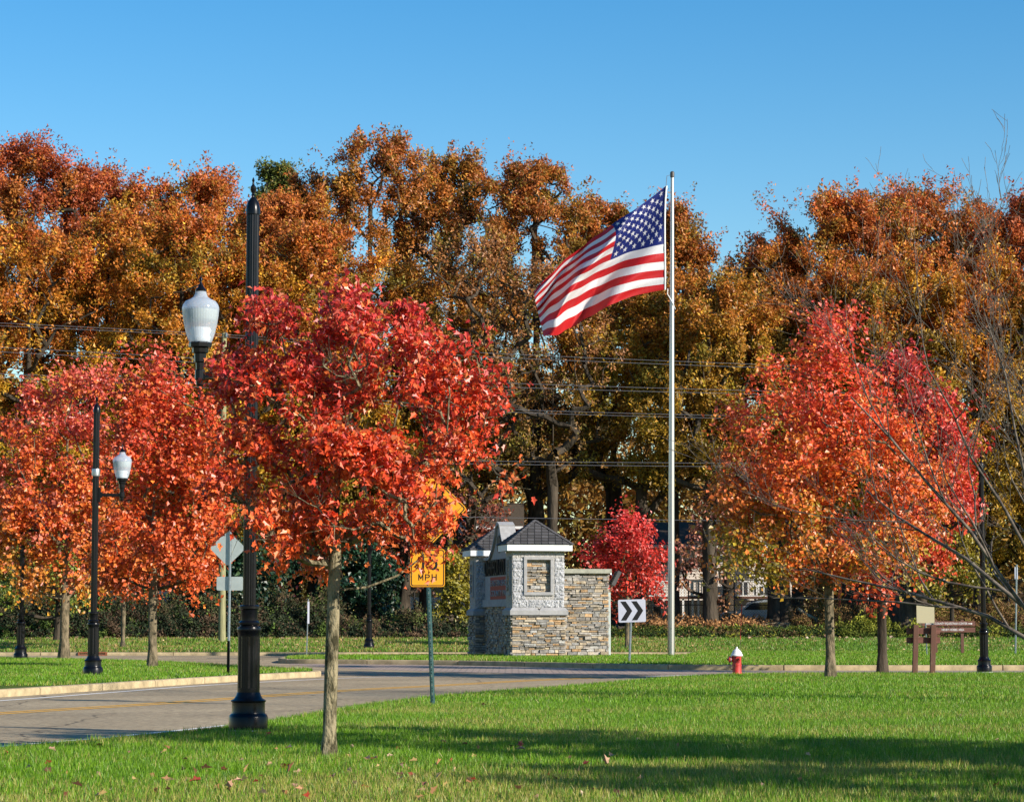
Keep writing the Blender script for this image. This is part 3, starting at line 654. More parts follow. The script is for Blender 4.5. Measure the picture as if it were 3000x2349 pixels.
def oak(px, ytop, hw, ybot, Y, kind, seed, label, n=90, leafn=85, r0=.42, lean=0, name='oak_tree', size=.37, tb=None):
    gzz = gz(Y); base = Vector((V(px, 1840, Y).x, Y, gzz)); s = F/Y; hw *= 1.5; n = int(n*1.9)
    H = V(px, ytop, Y).z-gzz; zb = V(px, ybot, Y).z-gzz; rx = hw/s
    rg = np.random.default_rng(seed); out = []
    ph = rg.uniform(0, 6.28, 4)
    # spires that give the crown its broken outline
    for i in range(n):
        t = rg.uniform(0, 1)**.85; a = rg.uniform(0, 6.28)
        r = rx*np.interp(t, [e[0] for e in ENV], [e[1] for e in ENV])*(rg.uniform(.15, 1)**.5)*(1+.18*math.sin(3*a+ph[0]+t*5)+.12*math.sin(5*a+ph[1]-t*9))
        out.append((r*math.cos(a)+lean*t, r*math.sin(a)*.8, zb+(H-zb-.9)*t))
    for i in range(max(4, int(rx*1.6))):
        a = rg.uniform(0, 6.28); r = rx*rg.uniform(.1, .75); h = H-.5-abs(r/rx)**1.5*(H-zb)*.18*rg.uniform(.6, 1.3)-rg.uniform(0, 1.0)
        for k in range(3): out.append((r*math.cos(a)+lean+rg.normal(0, .25), r*math.sin(a)*.8, h-k*1.0))
    c = np.array(out)
    return tree(name, label, 'tree', base, H*.86, c, r0, dict(n=leafn, twigs=7, len=1.15, size=size, tm=TCL, mat=M_oakleaf, jit=.15, upw=.85, outw=.55, cv=.38, hole=(2.6, -.33)), pal_bg(kind, seed), seed, 'tall trees of the wood behind the road', M_oakbark, 12, first=(tb if tb else .2), rmin=.03, up=.25, seg=1.4, lean=(lean, 0), flare=1.3)
BG = [
 (60,425,150,1500,151,'rustred','tall dark red tree at the far left of the skyline with two spiked tops'),
 (255,478,150,1500,153,'rustred','dark red tree second from the left on the skyline, rounded top'),
 (425,530,110,1500,150,'rust','rust coloured tree in the low dip of the skyline left of the foreground lamp'),
 (585,500,150,1500,152,'rust','rust and orange tree on the skyline above the big white lamp globe'),
 (795,470,80,1300,161,'green','dark green topped tree peeping over the skyline just right of the foreground lamp finial'),
 (850,560,130,1400,148,'orange','orange tree right of the foreground lamp post below the green treetop'),
 (1080,405,195,1500,151,'brown','tallest brown orange tree with a broad spiky top above the young maple'),
 (1320,450,140,1500,154,'brown','brown tree with a narrow peak just right of the tallest crown'),
 (1570,470,150,1430,150,'brown','large dark trunked oak behind the monument with spreading limbs'),
 (1800,585,130,1400,153,'brown','brown and green tree whose top shows just above the flag'),
 (1975,605,72,1150,152,'brown','brown tree directly behind the flagpole top'),
 (2135,840,90,1150,156,'gold','low gold topped tree in the gap of the skyline right of the flagpole'),
 (2285,672,88,1150,152,'rust','rust brown tree at the left shoulder of the right hand treeline'),
 (2490,568,160,1150,150,'rust','tall rust tree above the tall right maple'),
 (2690,560,160,1150,153,'rust','tall rust tree with twin peaks right of the tall right maple'),
 (2870,595,100,1150,156,'rust','rust tree behind the bare branches near the right edge'),
 (3030,565,90,1150,150,'rustred','dark red tree cut off by the right edge of the view'),
]
FG = [
 (70,640,185,1660,138,'gold','gold leaved tree above the leftmost lamp post, lower than the red trees behind it'),
 (300,620,175,1660,141,'gold','yellow gold tree between the two left maples and the red trees behind'),
 (520,620,165,1660,138,'gold','orange gold tree directly behind the big white lamp globe'),
 (700,720,130,1620,141,'gold','golden tree behind the top of the wooden utility pole'),
 (920,660,175,1560,139,'gold','golden tree directly above the young scarlet maple'),
 (1150,760,130,1600,142,'olive','olive tree right of the top of the young maple'),
 (1380,640,150,1500,140,'sparse','nearly bare greyish tree left of the flag, thin brown leaves'),
 (1620,760,130,1350,139,'sparse','nearly bare forked tree just below the flying end of the flag'),
 (1880,800,140,1450,142,'olive','olive and gold tree under the flag left of the flagpole'),
 (2080,800,135,1450,139,'olive','olive gold tree just right of the flagpole'),
 (2270,860,130,1450,142,'brown','dim olive brown tree behind the left side of the tall right maple'),
 (2490,780,150,1500,143,'gold','golden tree behind the top of the tall right maple'),
 (2700,740,150,1650,139,'gold','bright gold tree right of the tall right maple'),
 (2900,740,140,1680,141,'gold','gold tree behind the right lamp post and bare branches'),
 (3080,800,120,1680,139,'olive','olive gold tree at the right edge behind the bare tree'),
 (-120,760,150,1660,140,'gold','gold tree mostly beyond the left edge of the view'),
]
for i, (px, yt, hw, yb, Y, kind, lab) in enumerate(BG):
    oak(px, yt, hw, yb, Y, kind, 100+i, lab, n=105 if hw > 120 else 75, leafn=119, r0=.5 if hw > 120 else .35, name='oak_tree')
for i, (px, yt, hw, yb, Y, kind, lab) in enumerate(FG):
    sp = kind == 'sparse'
    oak(px, yt, hw, yb, Y, kind, 200+i, lab, n=95 if not sp else 110, leafn=112 if not sp else 16, r0=.38 if not sp else .3, size=.36 if not sp else .34)
# bare dark trunks of the wood's edge (visible beneath the canopy)
def wtrunk(px, py, Y, r, label, lean=0, h=9, m=None):
    z = gz(Y); root = thing('woodland_tree', label, 'tree', (V(px, py, Y).x, Y, z), 0, 'dark trunks under the canopy')
    rg = np.random.default_rng(int(px)); b = MB(); pts = [(lean*(k/8)+rg.normal(0, .04)*k/2, 0, h*k/8-.1) for k in range(9)]
    b.tube(pts, [r*(1.35 if k == 0 else 1.08 if k == 1 else 1-.05*k) for k in range(9)], 12)
    b.build('trunk', m or M_oakbark, root, smooth=60)
    b = MB()
    for k in range(5):
        q = Vector(pts[4+k % 4]); a = rg.uniform(0, 6.28); l_ = rg.uniform(1.5, 3); b.tube([q, q+Vector((math.cos(a)*l_*.5, math.sin(a)*l_*.5, l_*.3)), q+Vector((math.cos(a)*l_, math.sin(a)*l_, l_*.9))], [r*.35, r*.25, r*.1], 6, False)
    b.build('limbs', m or M_oakbark, root, smooth=60)
    return root
for a in [(600,1850,141,.35,'dark trunk in the shade just left of the foreground lamp base'),
          (672,1850,143,.45,'dark trunk right of the foreground lamp neck'),
          (1128,1850,141,.5,'wide dark trunk left of the distant lamp post'),
          (1178,1852,139.5,.45,'wide dark trunk with a sunlit edge immediately right of the distant lamp post',.3),
          (1243,1850,142,.32,'straight dark trunk behind the speed sign post',-.05),
          (1312,1850,142,.30,'dark trunk left of the monument in front of the brick house'),
          (2300,1850,142,.42,'dark stubby trunk behind the brushwood pile',-.1),
          (2338,1850,145,.36,'pale edged trunk right of the dark stub behind the brushwood'),
          (2520,1850,142,.48,'broad grey trunk between the two right maples'),
          (2562,1850,146,.3,'thin trunk just left of the dark red maple trunk'),
          (2650,1858,136,.85,'very wide shaded trunk behind the small square sign'),
          (2735,1850,141,.4,'grey trunk above the brown direction sign'),
          (60,1850,143,.35,'dark trunk behind the leftmost lamp post'),
          (420,1850,143,.4,'dark trunk between the two left maples')]: wtrunk(*a[:5], lean=a[5] if len(a) > 5 else 0)
# far mass of the wood
def stuff_leaves(name, P, cols, size, seed, label, cat, tm=TCL, m=None):
    rg = np.random.default_rng(seed); o = leaf_mesh(name, P, rg.normal(size=P.shape)+np.array([.2, -.4, .5]), size, cols, tm, m or M_oakleaf, None, rg)
    return tag(o, label, cat, None, 'stuff')
rg = np.random.default_rng(77); n = 60000
X = rg.uniform(-75, 75, n); Yv = rg.uniform(185, 215, n); top = 17+3.5*snoise(np.stack([X, Yv*.3], 1), 16, 3); Z = 1.5+rg.uniform(0, 1, n)*top
P = np.stack([X, Yv, Z], 1); nz = snoise(P, 6, 8); P = P[nz > -.75]
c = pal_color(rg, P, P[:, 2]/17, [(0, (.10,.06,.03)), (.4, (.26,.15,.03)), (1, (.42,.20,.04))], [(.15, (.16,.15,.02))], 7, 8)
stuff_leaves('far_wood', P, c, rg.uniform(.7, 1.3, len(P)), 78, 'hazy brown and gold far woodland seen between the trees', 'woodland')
# undergrowth
def under(x0, x1, y0, y1, h, n, seed, grad, alts, label, hn=3, gap=-.6, size=.22):
    rg = np.random.default_rng(seed); X = rg.uniform(x0, x1, n); Y_ = rg.uniform(y0, y1, n)
    top = h*(.62+.42*snoise(np.stack([X, Y_], 1), hn, seed)+.25*snoise(np.stack([X, Y_], 1), .9, seed+4)+rg.exponential(.10, n)); top = np.maximum(top, .10)
    z = np.interp(Y_, [111.9, 130, 142, 170], [.15, .6, 1.15, 1.3])
    # lower at the front edge
    fr = np.clip((Y_-y0)/(1.3*h+.6)+.12+.25*snoise(np.stack([X, Y_], 1), 1.4, seed+6), .08, 1); Z = z+rg.uniform(0, 1, n)**.7*top*fr
    P = np.stack([X, Y_, Z], 1)
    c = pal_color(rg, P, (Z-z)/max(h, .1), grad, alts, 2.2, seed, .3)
    return stuff_leaves('undergrowth', P, c, size*rg.uniform(.6, 1.5, n), seed+1, label, 'undergrowth', TCL, M_brushleaf)
xa = lambda px, Y=133: V(px, 1850, Y).x
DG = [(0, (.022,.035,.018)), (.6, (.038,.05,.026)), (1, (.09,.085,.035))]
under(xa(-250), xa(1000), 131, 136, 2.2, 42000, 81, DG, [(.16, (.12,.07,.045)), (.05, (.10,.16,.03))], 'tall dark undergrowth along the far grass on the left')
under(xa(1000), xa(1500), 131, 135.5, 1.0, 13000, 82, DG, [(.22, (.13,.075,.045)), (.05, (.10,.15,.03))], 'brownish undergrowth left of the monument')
under(xa(1780), xa(3150), 131.2, 134, .42, 15000, 83, [(0, (.025,.045,.014)), (1, (.06,.09,.018))], [(.12, (.26,.26,.03)), (.08, (.14,.08,.04))], 'low green undergrowth right of the flagpole')
under(xa(2350), xa(3150), 135, 140, 1.3, 20000, 84, [(0, (.10,.055,.03)), (1, (.22,.13,.05))], [(.14, (.12,.13,.02))], 'tangled brown brush at the foot of the right hand wood', size=.2)
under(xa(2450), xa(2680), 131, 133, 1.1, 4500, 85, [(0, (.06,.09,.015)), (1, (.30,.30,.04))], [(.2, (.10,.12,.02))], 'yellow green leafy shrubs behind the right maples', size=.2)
under(xa(1880), xa(2300), 137, 142.5, .6, 4000, 86, [(0, (.3,.16,.07)), (1, (.42,.22,.09))], [(.2, (.2,.1,.04))], 'dry orange brown leafy scrub along the chain link fence', size=.25, gap=0)
under(xa(-250), xa(480), 137, 143, 1.9, 9000, 87, [(0, (.09,.055,.035)), (1, (.20,.12,.06))], [(.2, (.10,.10,.03))], 'brown twiggy brush behind the left maples', size=.2)
# leaf litter on the bank
rg = np.random.default_rng(88); n = 30000; X = rg.uniform(-38, 38, n); Y_ = rg.uniform(128, 144, n)
keep = (Y_ > 131) | (rg.uniform(0, 1, n) < .1); X = X[keep]; Y_ = Y_[keep]
P = np.stack([X, Y_, np.interp(Y_, [111.9, 130, 142, 170], [.15, .6, 1.15, 1.3])+.03], 1)
tag(leaf_mesh('leaf_litter', P, np.array([0, -.25, 1.])+rg.normal(0, .35, P.shape), rg.uniform(.12, .26, len(P)), pal_color(rg, P, rg.uniform(0, 1, len(P)), [(0, (.26,.15,.09)), (1, (.48,.32,.20))], [], 3, 4), TF, M_leaf, None, rg), 'pinkish brown fallen leaves covering the bank under the trees', 'leaves', None, 'stuff')
rg = np.random.default_rng(89); n = 900; P = np.stack([rg.uniform(-30, 30, n), rg.uniform(112.5, 131, n), np.zeros(n)], 1); P[:, 2] = np.interp(P[:, 1], [111.9, 130], [.15, .6])+.07
P = P[snoise(P[:, :2], 9, 5) > -.2]
tag(leaf_mesh('fallen_leaves', P, np.array([0, -.3, 1.])+rg.normal(0, .4, P.shape), rg.uniform(.10, .2, len(P)), np.array([(.55,.36,.16)])*rg.uniform(.6, 1.3, (len(P), 1)), TF, M_leaf, None, rg), 'scattered tan leaves lying on the far grass strip', 'leaves', None, 'stuff')

# ------------------------------------------------------------------ street lamps
def lamp_post():
    t_ = thing('street_lamp', 'nearest black fluted lamp post, partly hidden behind the young scarlet maple', 'street lamp', G(727, 2140, .05), 0, 'black lamp posts with acorn globes')
    MB().lathe([(.30,-.02),(.30,.015),(.27,.02)], n=32).build('footing', M_smooth, t_, smooth=30)
    MB().lathe([(.272,.02),(.275,.19),(.262,.225),(.238,.245),(.232,.27),(.232,.40),(.245,.41),(.247,.425),(.235,.435),(.205,.45),(.178,.49),(.165,.53),(.16,.54)], n=36).build('base', M_black, t_, smooth=35)
    b = MB(); b.lathe([(.157,.54),(.157,.60)], n=36); b.lathe([(.157,.60),(.155,1.32)], n=96, flute=.09, nfl=12); b.lathe([(.157,1.32),(.157,1.37),(.17,1.39),(.173,1.42),(.165,1.45),(.13,1.465),(.125,1.475),(.15,1.49),(.152,1.515),(.135,1.53),(.12,1.545),(.12,1.68),(.128,1.70),(.148,1.71),(.148,1.745),(.128,1.76),(.10,1.765)], n=36)
    b.build('pedestal', M_black, t_, smooth=35)
    MB().lathe([(.093,1.75),(.090,7.36)], n=96, flute=.11, nfl=16).build('shaft', M_black, t_, smooth=60)
    b = MB(); b.lathe([(.102,7.33),(.102,7.38),(.096,7.44),(.078,7.51),(.045,7.56),(.018,7.585),(.016,7.60),(.032,7.61),(.02,7.625),(.02,7.64),(.04,7.68),(.042,7.73),(.018,7.76),(.012,7.80),(.02,7.825),(.012,7.85),(.003,7.87)], n=28)
    b.build('finial', M_black, t_, smooth=35)
    b = MB(); x = -.735
    b.box((-.40, 0, 5.02), (.60, .06, .085)); b.box((-.11, 0, 5.02), (.06, .13, .42)); b.box((-.155,0,5.02), (.05,.09,.16))
    b.lathe([(.035,4.86),(.055,4.88),(.06,4.95),(.075,4.96),(.075,5.09),(.055,5.10)], (x, 0, 0), 8)
    b.build('arm', M_black, t_, bevel=.006)
    b = MB(); b.lathe([(.058,5.09),(.065,5.20),(.085,5.21),(.09,5.33),(.115,5.34),(.12,5.41),(.165,5.42),(.168,5.475),(.158,5.49)], (x, 0, 0), 8)
    hd = b.build('luminaire', M_black, t_, bevel=.004)
    g = MB().lathe([(.155,5.485),(.175,5.53),(.205,5.62),(.235,5.75),(.255,5.88),(.263,5.97)], (x, 0, 0), 120, flute=.018, nfl=40)
    gl = g.build('globe', M_globe, hd, smooth=60)
    MB().lathe([(.263,5.97),(.262,5.99),(.25,6.03),(.215,6.08),(.15,6.11),(.105,6.14),(.085,6.18),(.075,6.225)], (x, 0, 0), 48).build('dome', M_globe, hd, smooth=60)
    b = MB(); b.lathe([(.06,5.49),(.13,5.50),(.15,5.56),(.13,5.60),(.16,5.66),(.14,5.70)], (x, 0, 0), 32); b.build('reflector', M_reflect, hd, smooth=60)
    b = MB(); b.lathe([(.205,5.80),(.222,5.82),(.238,5.93),(.236,5.955)], (x, 0, 0), 32); b.build('inner_band', M_band, hd, smooth=60)
    b = MB(); b.lathe([(.078,6.22),(.08,6.24),(.04,6.29),(.018,6.34),(.012,6.37),(.026,6.385),(.026,6.40),(.010,6.43),(.003,6.46)], (x, 0, 0), 20); b.build('cap', M_black, hd, smooth=35)
    return t_
LP = lamp_post()
def lamp_copy(px, py, z, sc, rz, label, Y=None):
    o = copy_tree(LP); o.location = G(px, py, z) if Y is None else Vector((V(px, py, Y).x, Y, z)); o.scale = (sc,)*3; o.rotation_euler = (0, 0, rz); o['label'] = label; return o
L2 = lamp_copy(272, 1978, .15, .945, math.pi, 'black lamp post on the left island, white globe on its right side')
b = MB(); b.lathe([(.11,5.55),(.115,5.58),(.115,5.72),(.11,5.75)], n=24); b.build('banner_band', M_galv, L2, smooth=30)
lamp_copy(60, 1931, .15, .95, math.pi, 'leftmost black lamp post, only its foot visible below the orange maple leaves')
lamp_copy(1081, 1903, gz(116), .93, math.pi*.75, 'distant black lamp post behind the young maple trunk, seen small across the road', 116.5)
lamp_copy(2884, 1968, .05, .835, R(8), 'right hand black lamp post behind the bare branches beside the brown signs')

# ------------------------------------------------------------------ flagpole and flag
fp = G(1966, 1921, .16); YF = fp.y; topz = V(1969, 503, YF).z-.16
t_ = thing('flagpole', 'tall satin aluminium flagpole standing on the roundabout', 'flagpole', fp)
xt = (V(1969.5, 503, YF).x-fp.x)
n_ = 14; b = MB(); b.tube([(xt*k/n_, 0, (topz-.25)*k/n_) for k in range(n_+1)], [.143-.073*(k/n_)**1.2 for k in range(n_+1)], 32); b.build('pole', M_alu, t_, smooth=60)
b = MB(); b.lathe([(.06,0),(.085,.03),(.09,.22),(.07,.26),(.03,.28)], (xt, 0, topz-.27), 24); b.build('truck', M_dark, t_, smooth=35)
b = MB(); q = V(1955, 846, YF); b.tube([(q.x-fp.x+.02, -.05, q.z-.16), (q.x-fp.x, -.12, q.z-.4), (xt*.7, -.13, q.z-.7), (xt*.7+.13, -.03, q.z-1.0)], .018, 6); b.build('halyard_loop', M_trim, t_)
b = MB(); q = V(1951, 548, YF)
b.tube([(xt-.07, -.03, topz-.15), (q.x-fp.x+.04, -.05, q.z-.16+.45), (q.x-fp.x, 0, q.z-.16)], .012, 6); b.tube([(xt-.05, -.05, topz-.2), (xt-.12, -.1, topz-4), (xt-.06, -.15, topz-5)], .007, 5); b.build('halyard', M_wire, t_)
q = V(1980, 1852, YF); MB().box((0, -.142, 1.1), (.03, .03, .05)).build('screw', M_dark, t_)
def flag():
    CT = {0: [(1300,205),(1283,520),(1285,880),(1285,1168)], .4: [(795,570),(826,735),(745,1008),(690,1358)],
          .7: [(440,830),(440,965),(400,1190),(420,1520)], 1: [(78,1188),(95,1300),(125,1410),(165,1600)]}
    us = sorted(CT); vs = [0, 1/3, 2/3, 1]
    nu, nv = 416, 208; U = np.linspace(0, 1, nu+1); Vv = np.linspace(0, 1, nv+1)
    def lag(xs, x):
        out = []
        for i, a in enumerate(xs):
            l = np.ones_like(x)
            for j, c in enumerate(xs):
                if i != j: l = l*(x-c)/(a-c)
            out.append(l)
        return out
    LU, LV = lag(us, U), lag(vs, Vv)
    px = np.zeros((nu+1, nv+1)); py = np.zeros_like(px)
    for i, u in enumerate(us):
        for j in range(4):
            wgt = np.outer(LU[i], LV[j]); px += wgt*CT[u][j][0]; py += wgt*CT[u][j][1]
    px = 1540+px/3.163; py = 480+py/3.163
    UU, VV = np.meshgrid(U, Vv, indexing='ij')
    # slack along the top and bottom hems
    ph = 2*np.pi*(1.05*(VV-1.45*UU)+.12)
    dep = .62*np.sin(ph)*np.minimum(UU*2.2, 1)+.16*np.sin(2.3*ph+1.5)*UU+.05*np.sin(2*np.pi*(4.1*VV+1.3*UU))*UU
    dep += .035*np.sin(2*np.pi*(9*VV-5*UU+.6*np.sin(5*UU)))*(.3+.7*UU)
    py = py+5*np.sin(2*np.pi*(2.2*UU+.3*VV))*UU*(1-UU)+3*np.sin(2*np.pi*(5*UU-VV))*UU
    Yd = YF+dep
    a = (px-CX)/F; bb = (CY-py)/F; tt = Yd/(ct-bb*st)
    W = np.stack([a*tt-fp.x, Yd-YF, EYE+(st+bb*ct)*tt-fp.z], -1)
    idx = np.arange((nu+1)*(nv+1)).reshape(nu+1, nv+1)
    loops = np.stack([idx[:-1, :-1], idx[1:, :-1], idx[1:, 1:], idx[:-1, 1:]], -1).reshape(-1, 4)
    uc, vc = np.meshgrid((U[:-1]+U[1:])/2, (Vv[:-1]+Vv[1:])/2, indexing='ij')
    red, wht, blu = np.array((.52,.014,.018)), np.array((.74,.73,.74)), np.array((.012,.022,.16))
    stripe = (np.floor(vc*13).astype(int) % 2 == 0)
    C = np.where(stripe[..., None], red, wht)
    can = (uc < .4) & (vc < 7/13); C[can] = blu
    asp = 1.9
    xx, yy = uc*asp, vc
    for r in range(9):
        for c in range(6 if r % 2 == 0 else 5):
            cx = (.063*(2*c+1+(r % 2)))*(.4*asp/.756); cy = .054*(r+1); R0 = .0308*1.12
            dx, dy = xx-cx, yy-cy; rr = np.hypot(dx, dy); th = np.mod(np.arctan2(dx, -dy)+np.pi/5, 2*np.pi/5)-np.pi/5
            # star radius as a function of angle
            k = np.abs(th); rin = R0*.382; A = np.pi/5
            edge_ = R0*rin*np.sin(A)/(rin*np.sin(A-k)+R0*np.sin(k)+1e-9)
            C[(rr < edge_) & can] = wht
    o = fast_mesh('flag', W.reshape(-1, 3), 4, C.reshape(-1, 3), M_flag, None, loops)
    o.data.polygons.foreach_set('use_smooth', [True]*len(o.data.polygons))
    o.location = fp
    hd = MB(); q = W[0]; hd.tube([Vector(q[i])+Vector((.03, 0, 0)) for i in range(0, nv+1, 16)], .035, 6)
    h = hd.build('header', M_trim, o)
    tag(o, 'United States flag with stars and stripes streaming left from the tall pole', 'flag')
flag()

# ------------------------------------------------------------------ traffic signs
def rrect(w_, h_, r, n=5):
    out = []
    for cx, cz, a0 in ((w_/2-r, h_/2-r, 0), (-w_/2+r, h_/2-r, 90), (-w_/2+r, -h_/2+r, 180), (w_/2-r, -h_/2+r, 270)):
        for k in range(n+1): a = R(a0+90*k/n); out.append((cx+r*math.cos(a), cz+r*math.sin(a)))
    return out
def ring(b, outer, inner, y0, y1):
    n = len(outer); vs = [Vector((x, y, z)) for y in (y0, y1) for P in (outer, inner) for x, z in P]; fs = []
    for i in range(n):
        j = (i+1) % n; fs += [(i, j, n+j, n+i), (2*n+i, 3*n+i, 3*n+j, 2*n+j), (i, 2*n+i, 2*n+j, j), (n+i, n+j, 3*n+j, 3*n+i)]
    b.add(vs, fs)
def channel(h, name, m, parent, lean=(0, 0), wd=.085, holes=True, colr=(.10,.19,.19), y=0, base=-.1, col2=None):
    b = MB(); d = .035; tk = .008
    prof = [(-wd/2, 0), (-wd/2+.018, 0), (-wd/2+.026, -d), (wd/2-.026, -d), (wd/2-.018, 0), (wd/2, 0), (wd/2, tk), (wd/2-.012, tk), (wd/2-.030, -d+tk), (-wd/2+.030, -d+tk), (-wd/2+.012, tk), (-wd/2, tk)]
    n = len(prof); K = 10; vs = []
    for k in range(K+1):
        z = base+(h-base)*k/K; vs += [(x+lean[0]*z/h, yy+y+lean[1]*z/h, z) for x, yy in prof]
    b.add(vs, [(k*n+i, k*n+(i+1) % n, (k+1)*n+(i+1) % n, (k+1)*n+i) for k in range(K) for i in range(n)]+[tuple(range(n))[::-1], tuple(K*n+i for i in range(n))], colr)
    if holes:
        z = .1
        while z < h-.05:
            for yy in (-d-.0015, -d+tk+.0015): b.box((lean[0]*z/h, y+yy+lean[1]*z/h, z), (.013, .002, .02), None, (.004,.006,.006) if int(z*18) % 3 else (.45,.42,.33))
            z += .054
    return b.build(name, m, parent)
# speed sign, amber
s0 = G(1268, 2065, .05); px_m = F/s0.y
t_ = thing('speed_sign', 'amber advisory sign assembly, fifteen MPH plate below a diamond half hidden by red maple leaves', 'road sign', s0)
zt = V(1250, 1480, s0.y).z-.05+.35; lx = V(1245, 1390, s0.y).x-s0.x
channel(zt, 'post', M_green_steel, t_, (lx, 0))
zc = V(1252, 1660, s0.y).z-.05; w_, h_ = 101/px_m, 110/px_m; xo = V(1253, 1640, s0.y).x-s0.x
pl = MB().prism(rrect(w_, h_, .05), -.045, -.041, c=(xo, 0, zc-.02)).build('speed_plate', M_signyel, t_)
b = MB(); ring(b, rrect(w_-.03, h_-.03, .04), rrect(w_-.062, h_-.062, .028), -.0475, -.0452); q = b.build('border', M_signblk, pl); q.location = (xo, 0, zc-.02)
def strokes(name, glyphs, h, wd, gap, thick, parent, c):
    """glyphs: list of polylines sets in a unit box (0..1, 0..1)"""
    W_ = len(glyphs)*wd+(len(glyphs)-1)*gap; b = MB(); k = 0
    for gi, gl in enumerate(glyphs):
        for line in gl:
            for (x1, z1), (x2, z2) in zip(line[:-1], line[1:]):
                a = Vector((x1*wd, z1*h)); e = Vector((x2*wd, z2*h)); d = (e-a); d.normalize(); nn = Vector((-d.y, d.x))*thick/2; a = a-d*thick*.42; e = e+d*thick*.42
                x0 = c[0]-W_/2+gi*(wd+gap); z0 = c[2]-h/2; y = c[1]-.00008*k; k += 1
                b.prism([(x0+q.x, z0+q.y) for q in (a-nn, e-nn, e+nn, a+nn)], y-.0014, y)
    return b.build(name, M_signblk, parent)
bowl = [(.0,.95)]+[(.62+.33*math.cos(R(t_)), .70+.25*math.sin(R(t_))) for t_ in range(90, -91, -30)]+[(.0,.45)]
G_M = [[(0,0),(0,1),(.5,.25),(1,1),(1,0)]]; G_P = [[(0,0),(0,1)], bowl]; G_H = [[(0,0),(0,1)],[(1,0),(1,1)],[(0,.5),(1,.5)]]
G_1 = [[(.62,0),(.62,1),(.25,.78)]]; G_5 = [[(.92,.97),(.18,.97),(.12,.52)]+[(.50+.42*math.cos(R(t_)), .32+.31*math.sin(R(t_))) for t_ in range(120, -151, -30)]]
strokes('numerals', [G_1, G_5], .26, .15, .05, .042, pl, (xo, -.0455, zc+.09))
strokes('lettering', [G_M, G_P, G_H], .10, .075, .048, .0185, pl, (xo, -.0455, zc-.19))
b = MB(); b.lathe([(.009,0),(.007,.004)], (0, 0, 0), 10, M=Matrix.Rotation(R(90), 3, 'X')); 
q = b.build('bolt', M_galv, pl); q.location = (xo, -.0455, zc-h_/2+.02)
zd = V(1262, 1490, s0.y).z-.05; xd = V(1262, 1490, s0.y).x-s0.x; side = .95
rot = Matrix.Rotation(R(45), 3, 'Y')
pd = MB().prism(rrect(side, side, .06), -.046, -.041, M=rot, c=(xd, 0, zd)).build('diamond_plate', M_signyel, t_)
b = MB(); ring(b, rrect(side-.035, side-.035, .05), rrect(side-.075, side-.075, .034), -.0485, -.0462); 
b.v = [tuple((rot @ Vector(v))+Vector((xd, 0, zd))) for v in b.v]; b.build('border', M_signblk, pd)
b = MB()
for k in range(3):     # circulating arrows
    a0 = 90-120*k; outl = []
    for j in range(9): a = R(a0-j*9); outl.append((.34*math.cos(a), .34*math.sin(a)))
    ae = R(a0-72); outl.append((.42*math.cos(ae), .42*math.sin(ae))); at_ = R(a0-102); outl.append((.29*math.cos(at_), .29*math.sin(at_))); outl.append((.16*math.cos(ae), .16*math.sin(ae)))
    for j in range(8, -1, -1): a = R(a0-j*9); outl.append((.23*math.cos(a), .23*math.sin(a)))
    b.prism(outl[::-1], -.0485, -.0462, c=(xd, 0, zd))
b.build('arrows', M_signblk, pd)
# sign seen from behind, on the left island
s1 = G(669, 1975, .15); pm = F/s1.y
t_ = thing('warning_sign', 'grey back of a diamond sign and small plate, left of the nearest lamp post', 'road sign', s1)
xs_ = lambda px: (px-669)/pm
zt = (1975-1555)/pm
channel(zt, 'post', M_galv, t_, (.02, 0), .07, True, (.40,.44,.46), y=-.01)
sd = 104/math.sqrt(2)/pm
pd = MB().prism(rrect(sd*1.02, sd*1.02, .07), .03, .034, M=rot, c=(xs_(661)+.02, 0, (1975-1608)/pm)).build('diamond_plate', M_signback, t_)
MB().prism(rrect(77/pm, 40/pm, .04), .03, .034, c=(xs_(669)+.01, 0, (1975-1711)/pm)).build('lower_plate', M_signback, t_)
MB().prism([(-.04,0),(.04,0),(.035,.9),(-.035,.9)], -.055, -.051, c=(0, 0, 0)).build('green_sleeve', M_green_steel, t_)
# edge-on post
s2 = G(898, 1919, .16)
t_ = thing('edge_sign', 'thin white sign seen edge on between nearest lamp post and young maple trunk', 'road sign', s2)
pm = F/s2.y; channel((1919-1755)/pm, 'post', M_galv, t_, (.06, 0), .05, False, (.6,.62,.64))
MB().box((.065, .0, (1919-1795)/pm), (.02, .75, .9)).build('plate', M_signwht, t_)
# chevron sign
s3 = G(1844, 1940, .16); pm = F/s3.y
t_ = thing('chevron_sign', 'white sign with two black chevrons pointing right, in front of the small red maple', 'road sign', s3)
channel((1940-1800)/pm, 'post', M_galv, t_, (.07, 0), .08, False, (.14,.18,.19)) 
w_, h_ = 80/pm, 66/pm; zc = (1940-1790)/pm; xo = (1852-1844)/pm
tl = Matrix.Rotation(R(-1.5), 3, 'Y')
pl = MB().prism(rrect(w_, h_, .05), -.05, -.045, M=tl, c=(xo, 0, zc)).build('plate', M_signwht, t_)
b = MB()
for k in (-1, 0):
    x0 = -.32*w_+(.40*w_ if k == 0 else 0)-.04*w_; hh = h_*.42; a = .22*w_
    o = [(x0-.06*w_, hh), (x0+.14*w_, hh), (x0+.14*w_+a*1.05, 0), (x0+.14*w_, -hh), (x0-.06*w_, -hh), (x0-.06*w_+a*1.05, 0)]
    b.prism(o[::-1], -.0525, -.0502, M=tl, c=(xo, 0, zc))
b.build('chevrons', M_signblk, pl)
